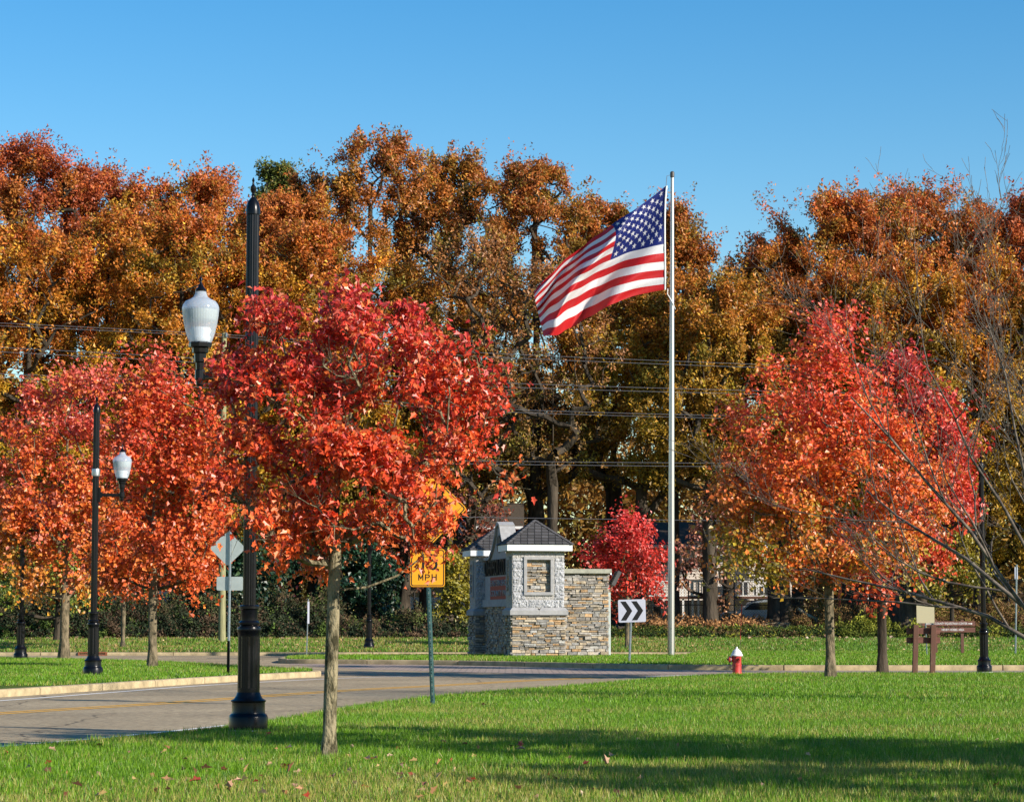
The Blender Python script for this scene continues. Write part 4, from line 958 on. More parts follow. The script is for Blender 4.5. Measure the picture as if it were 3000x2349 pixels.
# square sign back + post, right
s4 = G(2716, 1920, .16); pm = F/s4.y
t_ = thing('square_sign', 'pale square sign back on a thin steel post between the brown wooden signs', 'road sign', s4)
channel((1920-1780)/pm, 'post', M_galv, t_, (-.05, 0), .05, False, (.5,.52,.55), y=.03)
MB().prism(rrect(52/pm, 53/pm, .04), -.01, -.005, c=(-.04, 0, (1920-1799)/pm)).build('plate', mat('translucent_sign_back', (.62,.55,.36), .5, .4, trans=.3), t_)
# slender steel post at the right edge
s5 = G(2975, 1918, .16); pm = F/s5.y
t_ = thing('steel_post', 'slender galvanised sign post at the right edge behind the bare branches', 'post', s5)
channel((1918-1655)/pm, 'post', M_galv, t_, (.12, 0), .07, False, (.5,.55,.58)); MB().box((.09, .0, (1918-1680)/pm), (.13, .03, .5)).build('plate', M_signwht, t_)
# tall thin pole behind the right maple
s6 = V(2422, 1850, 128); t_ = thing('thin_pole', 'tall thin pale pole directly behind the trunk of the tall right maple', 'pole', (s6.x, 128, gz(128)))
MB().tube([(0, 0, -.1), (0, 0, 3.2)], .045, 10).build('shaft', M_galv, t_); MB().lathe([(.05,3.2),(.05,3.24),(.02,3.27)], n=10).build('cap', M_galv, t_)

# ------------------------------------------------------------------ brown wooden signs
s7 = G(2708, 1974, .05); pm = F/s7.y
t_ = thing('park_sign', 'nearer brown wooden sign with two posts and blank boards seen from behind', 'wooden sign', s7)
for i, px in enumerate((2683, 2734)):
    MB().box(((px-2708)/pm+.0, 0, (1974-1831)/pm/2), (.145, .14, (1974-1831)/pm), Matrix.Rotation(R(2.0), 3, 'Y')).build('post', M_wood_p, t_, bevel=.008)
for y in (1849, 1876):
    MB().box(((2708-2708)/pm, .085, (1974-y)/pm), (98/pm, .045, 18/pm)).build('board', M_wood_b, t_, bevel=.005)
s8 = G(2790, 1916, .16); pm = F/s8.y
t_ = thing('direction_sign', 'farther brown wooden sign with white lettering and a white arrow, behind the blank boards', 'wooden sign', s8)
for px in (2743, 2820): MB().box(((px-2790)/pm, .06, (1916-1815)/pm/2), (.125, .12, (1916-1815)/pm)).build('post', M_wood_p, t_, bevel=.008)
xc = (2780-2790)/pm
b1 = MB().box((xc, -.03, (1916-1827)/pm), (155/pm, .05, 14/pm)).build('board', M_wood_b, t_, bevel=.004)
b2 = MB().box((xc, -.03, (1916-1845)/pm), (155/pm, .05, 14/pm)).build('board', M_wood_b, t_, bevel=.004)
M_let = mat('sign_lettering_white', (.75,.74,.72), .6, .3)
text_mesh('BERGEN COUNTY EQUESTRIAN CENTER', .13, .003, 'lettering', M_let, b1, (xc-.08, -.058, (1916-1827)/pm), (R(90), 0, 0), 120/pm)
text_mesh('HENRY HOEBEL AREA', .13, .003, 'lettering', M_let, b2, ((2792-2790)/pm, -.058, (1916-1845)/pm), (R(90), 0, 0), 65/pm)
ax = (2843-2790)/pm
MB().prism([(ax-.09,.015),(ax-.09,-.015),(ax+.03,-.015),(ax+.03,-.045),(ax+.10,0),(ax+.03,.045),(ax+.03,.015)], -.061, -.0553, c=(0, 0, (1916-1827)/pm)).build('arrow', M_let, b1)

# ------------------------------------------------------------------ hydrant
def hydrant():
    s = G(2159, 1975, .05); k = .74/.76
    t_ = thing('fire_hydrant', 'red fire hydrant with a white bonnet at the edge of the near lawn', 'hydrant', s)
    MB().lathe([(.17,-.02),(.17,.03),(.135,.04),(.13,.08),(.128,.25),(.14,.255),(.14,.275),(.128,.28),(.126,.50),(.145,.505),(.15,.53)], n=28).build('barrel', M_hyd_r, t_, smooth=35)
    MB().lathe([(.172,.53),(.175,.555),(.165,.575),(.15,.585),(.135,.63),(.105,.68),(.07,.71),(.05,.725),(.048,.735),(.028,.74),(.026,.785),(.02,.79)], n=28).build('bonnet', M_hyd_w, t_, smooth=35)
    Mx = Matrix.Rotation(R(-90), 3, 'Y')
    nz = MB().lathe([(.075,.10),(.075,.17),(.092,.175),(.095,.20),(.092,.225),(.07,.24),(.03,.245),(.028,.28),(.02,.285)], (0, 0, .43), 20, M=Mx).build('side_nozzle', M_hyd_r, t_, smooth=35)
    MB().lathe([(.10,.168),(.10,.178)], (0, 0, .43), 20, M=Mx).build('gasket', M_hyd_w, nz)
    My = Matrix.Rotation(R(90), 3, 'X')
    MB().lathe([(.06,.10),(.06,.145),(.072,.15),(.07,.17),(.03,.175),(.028,.20)], (.02, 0, .44), 18, M=My).build('front_nozzle', M_hyd_r, t_, smooth=35)
    b = MB(); pts = [(-.20, -.02, .34), (-.215, -.03, .25), (-.18, -.05, .17), (-.12, -.09, .15), (-.07, -.12, .20), (-.05, -.13, .30)]
    P = smooth_line(pts, 5)
    for i in range(0, len(P)-1): b.tube([P[i], P[i+1]], [.010, .006], 5)
    b.build('chain', M_chain, t_)
    b = MB(); b.tube([(.085, -.05, .55), (.10, -.03, 1.0)], [.007, .007], 6); b.build('rod_foot', M_dark, t_)
    b = MB(); b.tube([(.10, -.03, 1.0), (.155, 0, 2.0)], [.014, .012], 8); b.build('marker_rod', M_rod, t_)
hydrant()

# ------------------------------------------------------------------ entrance monument
def monument():
    c0 = G(1500, 1924, .16); s = F/c0.y      # front-left ground corner of the near tower
    root = thing('entrance_monument', 'stone entrance monument with two roofed pavilions and a sign wall, on the roundabout', 'monument', c0, R(11.3))
    root.rotation_euler = (0, 0, R(11.3))
    # local frame: x = along lit face (to the right), y = away from the viewer, z up
    rg = random.Random(4)
    STC = [(.38,.31,.22),(.33,.30,.26),(.42,.36,.27),(.27,.25,.22),(.46,.30,.16),(.34,.33,.30),(.38,.34,.29),(.24,.23,.21),(.44,.36,.25),(.30,.29,.27)]
    def ledge(b, o, u, n, w_, z0, z1, seed):
        r_ = random.Random(seed); z = z0; o = Vector(o); u = Vector(u); n = Vector(n)
        M = Matrix((u, n, Vector((0, 0, 1)))).transposed()
        while z < z1-.01:
            h = r_.choice([.05,.06,.075,.09,.11,.14]); h = min(h, z1-z)
            if z1-z-h < .03: h = z1-z
            x = 0
            while x < w_-.005:
                l_ = r_.uniform(.12, .55) if h < .1 else r_.uniform(.15, .42)
                if w_-x-l_ < .08: l_ = w_-x
                sub = 2 if (h > .1 and r_.random() < .35) else 1
                for k in range(sub):
                    hh = h/sub; d = r_.uniform(.02, .11); c = r_.choice(STC); f = r_.uniform(.6, 1.2)
                    tw = Matrix.Rotation(r_.gauss(0, .02), 3, 'Y')
                    b.box(o+u*(x+l_/2)+n*(d/2)+Vector((0, 0, z+hh*(k+.5))), (l_-.022, d, hh-.018), M @ tw, tuple(q*f for q in c), 1.0)
                x += l_
            z += h
    def blockwall(b, o, u, n, w_, z0, z1, seed, skip=None):
        r_ = random.Random(seed); o = Vector(o); u = Vector(u); n = Vector(n); M = Matrix((u, n, Vector((0, 0, 1)))).transposed()
        ch = .2; row = 0; z = z0
        while z < z1-.01:
            h = min(ch*1.5, z1-z); x = 0; first = row % 2
            while x < w_-.01:
                l_ = .31 if (first and x == 0) else .62; l_ = min(l_, w_-x)
                x0, x1 = x, x+l_
                segs = [(x0, x1)]
                if skip and z+h > skip[2]+.01 and z < skip[3]-.01:
                    segs = []
                    if x0 < skip[0]: segs.append((x0, min(x1, skip[0])))
                    if x1 > skip[1]: segs.append((max(x0, skip[1]), x1))
                for a, c in segs:
                    if c-a < .03: continue
                    f = r_.uniform(.88, 1.1); nx, nz_ = max(3, int((c-a)/.05)), max(3, int(h/.05)); vs = []
                    for j in range(nz_+1):
                        for i in range(nx+1):
                            e = 0 if i in (0, nx) or j in (0, nz_) else r_.uniform(.004, .042)
                            q = o+u*(a+.004+(c-a-.008)*i/nx)+n*(.004+e)+Vector((0, 0, z+.004+(h-.008)*j/nz_)); vs.append(q)
                    m_ = nx+1; b.add(vs, [(j*m_+i, j*m_+i+1, (j+1)*m_+i+1, (j+1)*m_+i) for j in range(nz_) for i in range(nx)], (.38*f, .385*f, .395*f))
                x += l_
            z += h; row += 1
    W, D = 160/s, 1.45; zS = (1924-1802)/s; zL = (1924-1784)/s; zT = (1924-1615)/s; zF = (1924-1597)/s; zA = (1924-1523)/s
    def tower(dy, nm):
        X, Yv = Vector((1, 0, 0)), Vector((0, 1, 0))
        base = MB(); base.box((W/2, dy+D/2, zS/2), (W-.08, D-.08, zS), None, (.07,.06,.05))
        ledge(base, (0, dy+.04, 0), X, -Yv, W, 0, zS, 1+int(dy)); ledge(base, (.04, dy, 0), Yv, -X, D, 0, zS, 2+int(dy)); ledge(base, (W-.04, dy, 0), Yv, X, D, 0, zS, 3+int(dy)); ledge(base, (0, dy+D-.04, 0), X, Yv, W, 0, zS, 9+int(dy))
        base.build('stone_base', M_stone, root)
        b = MB(); o_ = .09
        def fr(x0, x1, y0, y1, z0, k, z1):   # splayed ledge
            vs = [(x0, y0, z0), (x1, y0, z0), (x1, y1, z0), (x0, y1, z0), (x0, y0, z0+(z1-z0)*.62), (x1, y0, z0+(z1-z0)*.62), (x1, y1, z0+(z1-z0)*.62), (x0, y1, z0+(z1-z0)*.62), (x0+k, y0+k, z1), (x1-k, y0+k, z1), (x1-k, y1-k, z1), (x0+k, y1-k, z1)]
            b.add(vs, [(3,2,1,0),(8,9,10,11)]+[(i, (i+1) % 4, 4+(i+1) % 4, 4+i) for i in range(4)]+[(4+i, 4+(i+1) % 4, 8+(i+1) % 4, 8+i) for i in range(4)])
        fr(-o_, W/2-.003, dy-o_, dy+D+o_, zS, .11, zL+.05); fr(W/2+.003, W+o_, dy-o_, dy+D+o_, zS, .11, zL+.05)
        b.build('ledge', M_smooth, root)
        i_ = .05; x0, x1, y0, y1 = i_, W-i_, dy+i_, dy+D-i_
        wx0, wx1 = x0+(W-2*i_)*.27, x0+(W-2*i_)*.73; wz0, wz1 = (1924-1735)/s, (1924-1641)/s
        b = MB(); cc = (.36,.345,.32)
        # core with a recess on the front
        rc = .16
        b.box(((x0+x1)/2, (y0+rc+y1)/2, (zL+zT)/2), (x1-x0, y1-y0-rc, zT-zL), None, cc)
        for a, c, e, g in ((x0, wx0, zL, zT), (wx1, x1, zL, zT), (wx0, wx1, zL, wz0), (wx0, wx1, wz1, zT)):
            b.box(((a+c)/2, y0+rc/2, (e+g)/2), (c-a, rc, g-e), None, cc)
        blockwall(b, (x0, y0, 0), X, -Yv, x1-x0, zL+.05, zT-.28, 11, (wx0-.12, wx1+.12, wz0-.12, wz1+.12))
        blockwall(b, (x1, y0, 0), Yv, X, y1-y0, zL+.05, zT-.28, 12)
        b.box(((x0+x1)/2, (y0+y1)/2, zT-.14), (x1-x0+.03, y1-y0+.03, .28), None, (.36,.35,.33))
        for sx in (x0-.004,):
            zz = zL+.05; k = 0
            while zz < zT-.3:
                hh = min(.30, zT-.28-zz)
                for (a, c) in (((y0, y0+.45), (y1-.45, y1)) if zz > wz0-.2 and zz < wz1 else ((y0, (y0+y1)/2), ((y0+y1)/2, y1))):
                    b.box((sx-.008, (a+c)/2, zz+hh/2), (.02, c-a-.012, hh-.012), None, (.37,.355,.33))
                zz += hh
        wall = b.build('block_wall', M_block, root)
        # window frame and stone infill
        b = MB(); fw = .13
        for (a, c, e, g) in ((wx0-fw, wx1+fw, wz1, wz1+fw), (wx0-fw, wx1+fw, wz0-fw, wz0), (wx0-fw, wx0, wz0, wz1), (wx1, wx1+fw, wz0, wz1)):
            b.box(((a+c)/2, y0-.03, (e+g)/2), (c-a-.004, .09, g-e-.004))
        b.build('window_frame', M_smooth, root, bevel=.008)
        b = MB(); ledge(b, (wx0, y0+rc-.01, 0), X, -Yv, wx1-wx0, wz0, wz1, 21+int(dy)); b.build('stone_infill', M_stone, root)
        # narrow slot on the left flank
        b = MB(); ym = (y0+y1)/2
        for (a, c, e, g) in ((ym-.36, ym+.36, wz1, wz1+fw), (ym-.36, ym+.36, wz0-fw, wz0), (ym-.36, ym-.25, wz0, wz1), (ym+.25, ym+.36, wz0, wz1)):
            b.box((x0-.04, (a+c)/2, (e+g)/2), (.09, c-a-.004, g-e-.004))
        b.build('slot_frame', M_smooth, root)
        b = MB(); ledge(b, (x0+.012, ym-.25, 0), Yv, -X, .5, wz0, wz1, 31+int(dy)); b.build('slot_infill', M_stone, root)
        # roof
        e = .235; ex0, ex1, ey0, ey1 = -e+.0, W+e+.0, dy-e, dy+D+e
        MB().box(((ex0+ex1)/2, (ey0+ey1)/2, (zT+zF)/2), (ex1-ex0, ey1-ey0, zF-zT)).build('fascia', M_trim, root)
        ap = Vector(((ex0+ex1)/2, (ey0+ey1)/2, zA)); zb = zF+.005
        e2 = .03; cs = [Vector((ex0-e2, ey0-e2, zb)), Vector((ex1+e2, ey0-e2, zb)), Vector((ex1+e2, ey1+e2, zb)), Vector((ex0-e2, ey1+e2, zb))]
        b = MB(); b.add(cs+[ap-Vector((0, 0, .03))], [(0,1,4),(1,2,4),(2,3,4),(3,0,4),(3,2,1,0)], (.03,.03,.035))
        r_ = random.Random(8)
        for k in range(4):
            A, B = cs[k], cs[(k+1) % 4]; mid = (A+B)/2; up = (ap-mid); Ls = up.length; up.normalize(); u = (B-A).normalized(); nn = u.cross(up).normalized(); Wd = (B-A).length
            rows = 8
            for j in range(rows):
                t0, t1 = j/rows, (j+1)/rows; x = -Wd/2*(1-t0); xe = -x; off = (j % 2)*.14; first = True
                while x < xe-.01:
                    l_ = .28-(off if first else 0); first = False
                    xn = min(x+l_, xe); g = .012
                    xa0, xb0 = x+g, xn-g; lim = Wd/2*(1-t1); xa1, xb1 = max(-lim, min(xa0, lim)), max(-lim, min(xb0, lim))
                    f = r_.uniform(.75, 1.25); c = (.06*f, .058*f, .06*f)
                    lo, hi = .034, .006
                    q = [mid+u*xa0+up*Ls*t0+nn*lo, mid+u*xb0+up*Ls*t0+nn*lo, mid+u*xb1+up*Ls*t1+nn*hi, mid+u*xa1+up*Ls*t1+nn*hi, mid+u*xa0+up*Ls*t0+nn*.004, mid+u*xb0+up*Ls*t0+nn*.004]
                    b.add(q, [(0,1,2,3),(4,5,1,0)], c)
                    x = xn
        rf = b.build('roof', M_shingle, root)
        b = MB()
        for k in range(4):
            A = cs[k]; d = ap-A; nseg = 11
            for j in range(nseg):
                p0 = A+d*(j/nseg); p1 = A+d*((j+1.15)/nseg if j < nseg-1 else 1.0)
                dd = (p1-p0).normalized(); sd = dd.cross(Vector((0, 0, 1))).normalized(); upv = sd.cross(dd)
                f = r_.uniform(.8, 1.2); c = (.075*f, .072*f, .074*f); wv = .085
                q = [p0-sd*wv-upv*.012+upv*.02, p0+upv*.055, p0+sd*wv+upv*.008, p1-sd*wv-upv*.01, p1+upv*.03, p1+sd*wv-upv*.01]
                b.add(q, [(0,1,4,3),(1,2,5,4),(0,2,1)], c)
        b.build('ridge_caps', M_shingle, rf)
    SEP = 8.0
    tower(0, 'near'); tower(SEP, 'far')
    # sign wall between the pavilions (faces left)
    y0, y1 = D-.02, SEP+.02; L_ = y1-y0; xw = .42
    b = MB(); b.box((xw+.3, (y0+y1)/2, (zS+.35)/2), (.5, L_, zS+.35), None, (.2,.18,.15)); ledge(b, (xw+.08, y0, 0), (0, 1, 0), (-1, 0, 0), L_, 0, zS+.35, 41); ledge(b, (xw+.5, y0, 0), (0, 1, 0), (1, 0, 0), L_, 0, zS+.35, 42); b.build('stone_wall', M_stone, root)
    za, zc = zS+.35, zF-.45
    MB().prism([(y0, za), (y1, za), (y1, za+.3), (y0, za+.3)], -(xw-.10), -(xw+.6), M=Matrix(((0,-1,0),(1,0,0),(0,0,1)))).build('sign_sill', M_smooth, root)
    # arched panel outline in (y,z)
    ym = (y0+y1)/2; out = [(y0, za+.3), (y1, za+.3), (y1, zc), (y1-1.2, zc)]
    for k in range(9): a = R(-90+k*10); out.append((y1-1.2-1.4*(k/8), zc+.85*(k/8)**1.6))
    out += [(ym+.55, zc+1.0), (ym+.4, zc+1.28), (ym, zc+1.42), (ym-.4, zc+1.28), (ym-.55, zc+1.0)]
    for k in range(8, -1, -1): out.append((y0+1.2+1.4*(k/8), zc+.85*(k/8)**1.6))
    out += [(y0+1.2, zc), (y0, zc)]
    Mr = Matrix(((0, 1, 0), (1, 0, 0), (0, 0, 1)))
    def pz(pts, xa_, xb_): 
        m_ = MB(); n = len(pts); vs = [Vector((xa_, y, z)) for y, z in pts]+[Vector((xb_, y, z)) for y, z in pts]
        tri = tessellate_polygon([[Vector((y, z, 0)) for y, z in pts]])
        m_.add(vs, [tuple(q) for q in tri]+[tuple(i+n for i in q[::-1]) for q in tri]+[(i, (i+1) % n, (i+1) % n+n, i+n) for i in range(n)]); return m_
    pan = pz(out, xw, xw+.45).build('sign_panel', M_smooth, root)
    # coping along the arch
    b = MB(); arch = out[2:-1]+[out[-1]]
    for i in range(len(arch)-1):
        a, c = arch[i], arch[i+1]
        if abs(a[0]-c[0])+abs(a[1]-c[1]) < .01: continue
        dy, dz = c[0]-a[0], c[1]-a[1]; l_ = math.hypot(dy, dz); ny, nz = dz/l_, -dy/l_
        if nz < 0: ny, nz = -ny, -nz
        vs = [(x, y+ny*o, z+nz*o) for x in (xw-.1, xw+.55) for (y, z) in (a, c) for o in (.003, .12)]
        b.add(vs, [(0,1,3,2),(4,6,7,5),(0,4,5,1),(2,3,7,6),(1,5,7,3),(0,2,6,4)])
    b.build('coping', M_smooth, pan)
    b = MB(); b.lathe([(.36,0),(.36,.05),(.30,.06),(.30,.05),(.0,.055)], (xw-.002, ym, zc+.62), 28, M=Matrix.Rotation(R(-90), 3, 'Y')); b.build('emblem', M_dark, pan)
    rotL = (R(90), 0, R(-90))
    text_mesh('OVERPECK COUNTY', .95, .04, 'lettering', M_signblk, pan, (xw-.045, ym, za+.3+1.28), rotL, L_*.90)
    rp = MB().box((xw-.02, ym-.3, za+.3+.45), (.03, L_*.66, .95)).build('red_panel', M_redpanel, root)
    text_mesh('EASTERN SHORE', .36, .012, 'lettering', M_smooth, rp, (xw-.05, ym-.3, za+.3+.66), rotL, L_*.6)
    text_mesh('COUNTY PARK', .36, .012, 'lettering', M_smooth, rp, (xw-.05, ym-.3, za+.3+.24), rotL, L_*.6)
    # wing wall on the right
    x0, x1 = W-.05, W+136/s; yw = .35; zw = (1924-1680)/s
    b = MB(); b.box(((x0+x1)/2, yw+.3, zw/2), (x1-x0-.08, .5, zw), None, (.2,.18,.15)); ledge(b, (x0, yw+.06, 0), (1, 0, 0), (0, -1, 0), x1-x0, 0, zw, 51); ledge(b, (x1-.05, yw, 0), (0, 1, 0), (1, 0, 0), .6, 0, zw, 52); ledge(b, (x0, yw+.52, 0), (1, 0, 0), (0, 1, 0), x1-x0, 0, zw, 53)
    b.build('wing_wall', M_stone, root)
    MB().box(((x0+x1)/2+.02, yw+.28, zw+.09), (x1-x0+.16, .86, .18)).build('wing_coping', mat('greenish_coping', (.30,.30,.24), .85, .2, nscale=5, namt=.2), root, bevel=.015)
    MB().box((x1+.10, yw+.35, (1924-1735)/s/2), (.10, .16, (1924-1735)/s)).build('conduit', M_signback, root, bevel=.01)
    fl = MB(); Mf = Matrix.Rotation(R(28), 3, 'Y'); fc = Vector((x1+.33, yw+.25, (1924-1694)/s))
    fl.box(fc, (.16, .55, .62), Mf, None, .92)
    for k in range(7): fl.box(fc+Mf @ Vector((-.095, 0, -.24+k*.08)), (.03, .5, .012), Mf)
    f_ = fl.build('floodlight', M_dark, root, bevel=.01)
    MB().tube([(x1-.05, yw+.25, zw+.05), (x1+.15, yw+.25, zw+.0), fc], .03, 8).build('bracket', M_galv, f_)
    MB().box(((x0+x1)/2-.9, yw-.1, .0), (x1-x0+3.4, 1.7, .05)).build('footing', M_smooth, root)
monument()

# ------------------------------------------------------------------ utility pole and wires
YU = 125.5; q = V(657, 976, YU); zt = q.z-gz(YU)
t_ = thing('utility_pole', 'wooden utility pole with greenish tint between the white lamp globe and the nearest lamp shaft', 'pole', (q.x, YU, gz(YU)))
MB().tube([(.05, 0, -.1), (0, 0, zt*.5), (0, 0, zt)], [.19, .16, .13], 14).build('shaft', M_pole, t_, smooth=60)
b = MB()
for py in (982, 1060, 1132): 
    z = V(657, py, YU).z-gz(YU); b.box((.14, -.12, z), (.08, .14, .22)); b.tube([(.1, 0, z), (.26, 0, z)], .025, 6)
b.build('insulators', M_galv, t_)
WR = [[(-300,932),(657,980),(1400,1033),(2600,1082)], [(-300,941),(657,987),(1400,1044),(2600,1090)], [(-300,1002),(657,1055),(1400,1118),(2600,1154)], [(-300,1016),(657,1067),(1400,1130),(2600,1163)],
      [(-300,1082),(657,1127),(1400,1195),(2600,1228)], [(-300,1092),(657,1139),(1400,1203),(2600,1236)], [(657,1330),(1400,1350),(2600,1360)], [(657,1342),(1400,1359),(2600,1371)], [(657,1490),(1360,1514),(2600,1530)]]
WL = ['topmost overhead wire of the upper pair', 'lower overhead wire of the upper pair', 'upper overhead wire of the second pair', 'lower overhead wire of the second pair', 'upper overhead wire of the third pair', 'lower overhead wire of the third pair', 'greenish overhead wire, upper of the low pair crossing behind the flagpole', 'overhead wire, lower of the low pair crossing behind the flagpole', 'lowest single overhead wire passing just above the monument roofs']
for lab, pts in zip(WL, WR):
    P = smooth_line([V(*p_, YU-.15) for p_ in pts], 10); b = MB(); b.tube(P, .013, 5, False); tag(b.build('overhead_wire', M_wire, None, smooth=60), lab, 'wire', 'overhead wires across the wood')

# ------------------------------------------------------------------ chain link fence
def fence():
    Y = 143; z = gz(Y); xa_, xb_ = V(1080, 1800, Y).x, V(3150, 1800, Y).x; h = 2.75
    t_ = thing('chain_link_fence', 'black chain link fence running through the wood in front of the houses', 'fence', (xa_, Y, z))
    n = int((xb_-xa_)/2.65)
    for i in range(n+1): MB().tube([(i*2.65, 0, -.1), (i*2.65, 0, h+.05)], .042, 8).build('post', M_fence, t_)
    b = MB(); L_ = n*2.65
    for zz in (h, h*.48, .1): b.tube([(0, 0, zz), (L_, 0, zz)], .024, 6)
    b.build('rails', M_fence, t_)
    b = MB(); st_ = .16; k = -h
    while k < L_:
        for sg in (1, -1):
            a, c = max(k, 0), min(k+h, L_)
            if c > a:
                z0_, z1_ = (a-k, c-k) if sg == 1 else (h-(a-k), h-(c-k)); r_ = .0045; yy = .012*sg
                b.add([(a, yy, z0_-r_*1.4), (a, yy, z0_+r_*1.4), (c, yy, z1_+r_*1.4), (c, yy, z1_-r_*1.4)], [(0,1,2,3)])
        k += st_
    b.build('wire_mesh', M_fence, t_)
fence()

# ------------------------------------------------------------------ houses
def house(name, label, px0, px1, pyt, Y, wall, depth=8, wins=(), roof='gable', ridge=1.8, siding=True, base=None):
    z = gz(Y); a, c = V(px0, pyt, Y), V(px1, pyt, Y); w_ = c.x-a.x; h = a.z-z
    t_ = thing(name, label, 'house', ((a.x+c.x)/2, Y, z))
    b = MB()
    if siding:
        zz = 0
        b.box((0, depth/2, h/2-.1), (w_-.06, depth, h+.2))
        while zz < h:
            hh = min(.18, h-zz); b.add([(-w_/2, -.005, zz+hh), (w_/2, -.005, zz+hh), (w_/2, -.04, zz), (-w_/2, -.04, zz)], [(3,2,1,0)]); zz += .18
    else: b.box((0, depth/2, h/2-.1), (w_, depth, h+.2))
    b.build('wall', wall, t_)
    b = MB(); e = .4
    if roof == 'gable':
        b.add([(-w_/2-e, -e, h), (w_/2+e, -e, h), (w_/2+e, depth/2, h+ridge), (-w_/2-e, depth/2, h+ridge), (w_/2+e, depth+e, h), (-w_/2-e, depth+e, h)], [(0,1,2,3),(3,2,4,5),(0,3,5),(1,4,2),(0,5,4,1)])
    else:
        b.add([(-w_/2-e, -e, h), (0, -e, h+ridge), (w_/2+e, -e, h), (-w_/2-e, depth, h), (0, depth, h+ridge), (w_/2+e, depth, h)], [(0,1,4,3),(1,2,5,4),(0,3,5,2)])
        g = MB(); g.prism([(-w_/2, h), (w_/2, h), (0, h+ridge*.9)], -.02, -.38); g.build('gable', wall, t_)
        g = MB()
        for sx in (-1, 1): g.add([(sx*(w_/2+e), -e-.02, h-.05), (0, -e-.02, h+ridge-.05), (0, -e-.02, h+ridge+.2), (sx*(w_/2+e), -e-.02, h+.2)], [(0,1,2,3)])
        g.build('bargeboard', M_wtrim, t_)
    b.build('roof', M_roof, t_)
    MB().box((0, -e-.02 if roof == 'gable' else -.06, h-.02), (w_+.7, .06, .2)).build('fascia', M_wtrim, t_)
    for (x, y, ww, hh) in wins:
        q = V(x, y, Y); f = MB(); cx, cz = q.x-t_.location.x, q.z-z; W_, H_ = ww/(F/Y), hh/(F/Y); k = .1
        for (dx, dz, sx, sz) in ((0, H_/2, W_+2*k, k), (0, -H_/2, W_+2*k, k), (-W_/2, 0, k, H_-k-.01), (W_/2, 0, k, H_-k-.01), (0, 0, W_-k-.01, .05)): f.box((cx+dx, -.07, cz+dz), (sx, .08, sz))
        fo = f.build('window', M_wtrim, t_); MB().box((cx, -.052, cz), (W_-.1, .03, H_-.1)).build('pane', M_glass, fo)
    return t_
hA = house('beige_house', 'beige sided house with white framed windows behind the fence right of the flagpole', 1880, 2330, 1600, 165, M_sidingA, 9, [(1925,1775,26,60),(2110,1745,34,60),(2235,1745,36,60),(1945,1640,24,50),(2120,1625,30,45)])
b = MB()
xs0 = V(1890, 1800, 160).x-hA.location.x
for i in range(26): b.box((xs0+i*.34, -4.0, 2.35), (.07, .05, .95))
b.box((xs0+4.3, -4.0, 2.85), (8.9, .09, .09)); b.box((xs0+4.3, -4.0, 1.9), (8.9, .09, .09))
b.build('porch_railing', M_wtrim, hA)
b = MB()
for px in (2005, 2033, 2050): b.box((V(px, 1800, 160).x-hA.location.x, -3.9, 1.2), (.13, .13, 3.3))
b.build('porch_posts', M_wtrim, hA); MB().box((xs0+4.3, -2.2, 1.8), (8.9, 3.8, .14)).build('porch_deck', M_wood_p, hA)
house('tan_house', 'tan brick house behind the wood left of the monument', 1110, 1330, 1560, 168, M_sidingB, 9, [(1212,1712,44,40),(1150,1640,30,45),(1290,1640,26,50)], 'front', 2.2, False)
house('gabled_house', 'grey house with a white edged gable between the speed sign and the monument', 1290, 1400, 1600, 176, M_sidingA, 8, [(1330,1660,16,50)], 'front', 2.2, True)
house('red_brick_house', 'red brick house glimpsed above the monument roof', 1370, 1520, 1545, 182, M_brickR, 8, [(1400,1590,20,30)], 'gable', 2)
house('dark_house', 'dim brick house with a dark window behind the tall right maple', 2500, 2760, 1700, 168, M_brickR, 8, [(2560,1730,40,45)], 'gable', 1.6, False)
house('white_house', 'pale house glimpsed low behind the left maples', 290, 480, 1735, 166, M_wtrim, 8, [(330,1775,30,24),(430,1775,30,24)], 'gable', 1.5)
# white vinyl garden fence with green chairs
def chair(px, py, label):
    Y = 150.5; t_ = thing('garden_chair', label, 'chair', (V(px, py, Y).x, Y, gz(Y)+.0), 0, 'dark green plastic chairs by the white fence')
    MB().box((0, 0, .43), (.52, .5, .04)).build('seat', M_plastic, t_, bevel=.01)
    b = MB(); ring(b, rrect(.52, .62, .14), rrect(.36, .44, .1), .23, .27); b.box((0, .25, 0), (.06, .03, .46)); q = b.build('backrest', M_plastic, t_); q.location = (0, 0, .78)
    for x in (-.22, .22):
        for y in (-.2, .2): MB().box((x, y, .2), (.05, .05, .42)).build('leg', M_plastic, t_)
    return t_
zz = gz(152); xa_, xb_ = V(1168, 1800, 152).x, V(1300, 1800, 152).x
t_ = thing('white_fence', 'white vinyl garden fence in front of the tan house', 'fence', ((xa_+xb_)/2, 152, zz))
w_ = xb_-xa_; b = MB(); 
for i in range(int(w_/.2)): b.box((-w_/2+.1+i*.2, 0, .85), (.19, .04, 1.9))
b.build('panels', M_wtrim, t_)
for i in range(3): MB().box((-w_/2+i*w_/2, -.03, 1.0), (.13, .13, 2.1)).build('post', M_wtrim, t_)
chair(1175, 1800, 'dark green plastic chair, leftmost of the three by the white fence'); chair(1207, 1800, 'dark green plastic chair in the middle by the white fence'); chair(1272, 1800, 'dark green plastic chair right of the speed sign post')

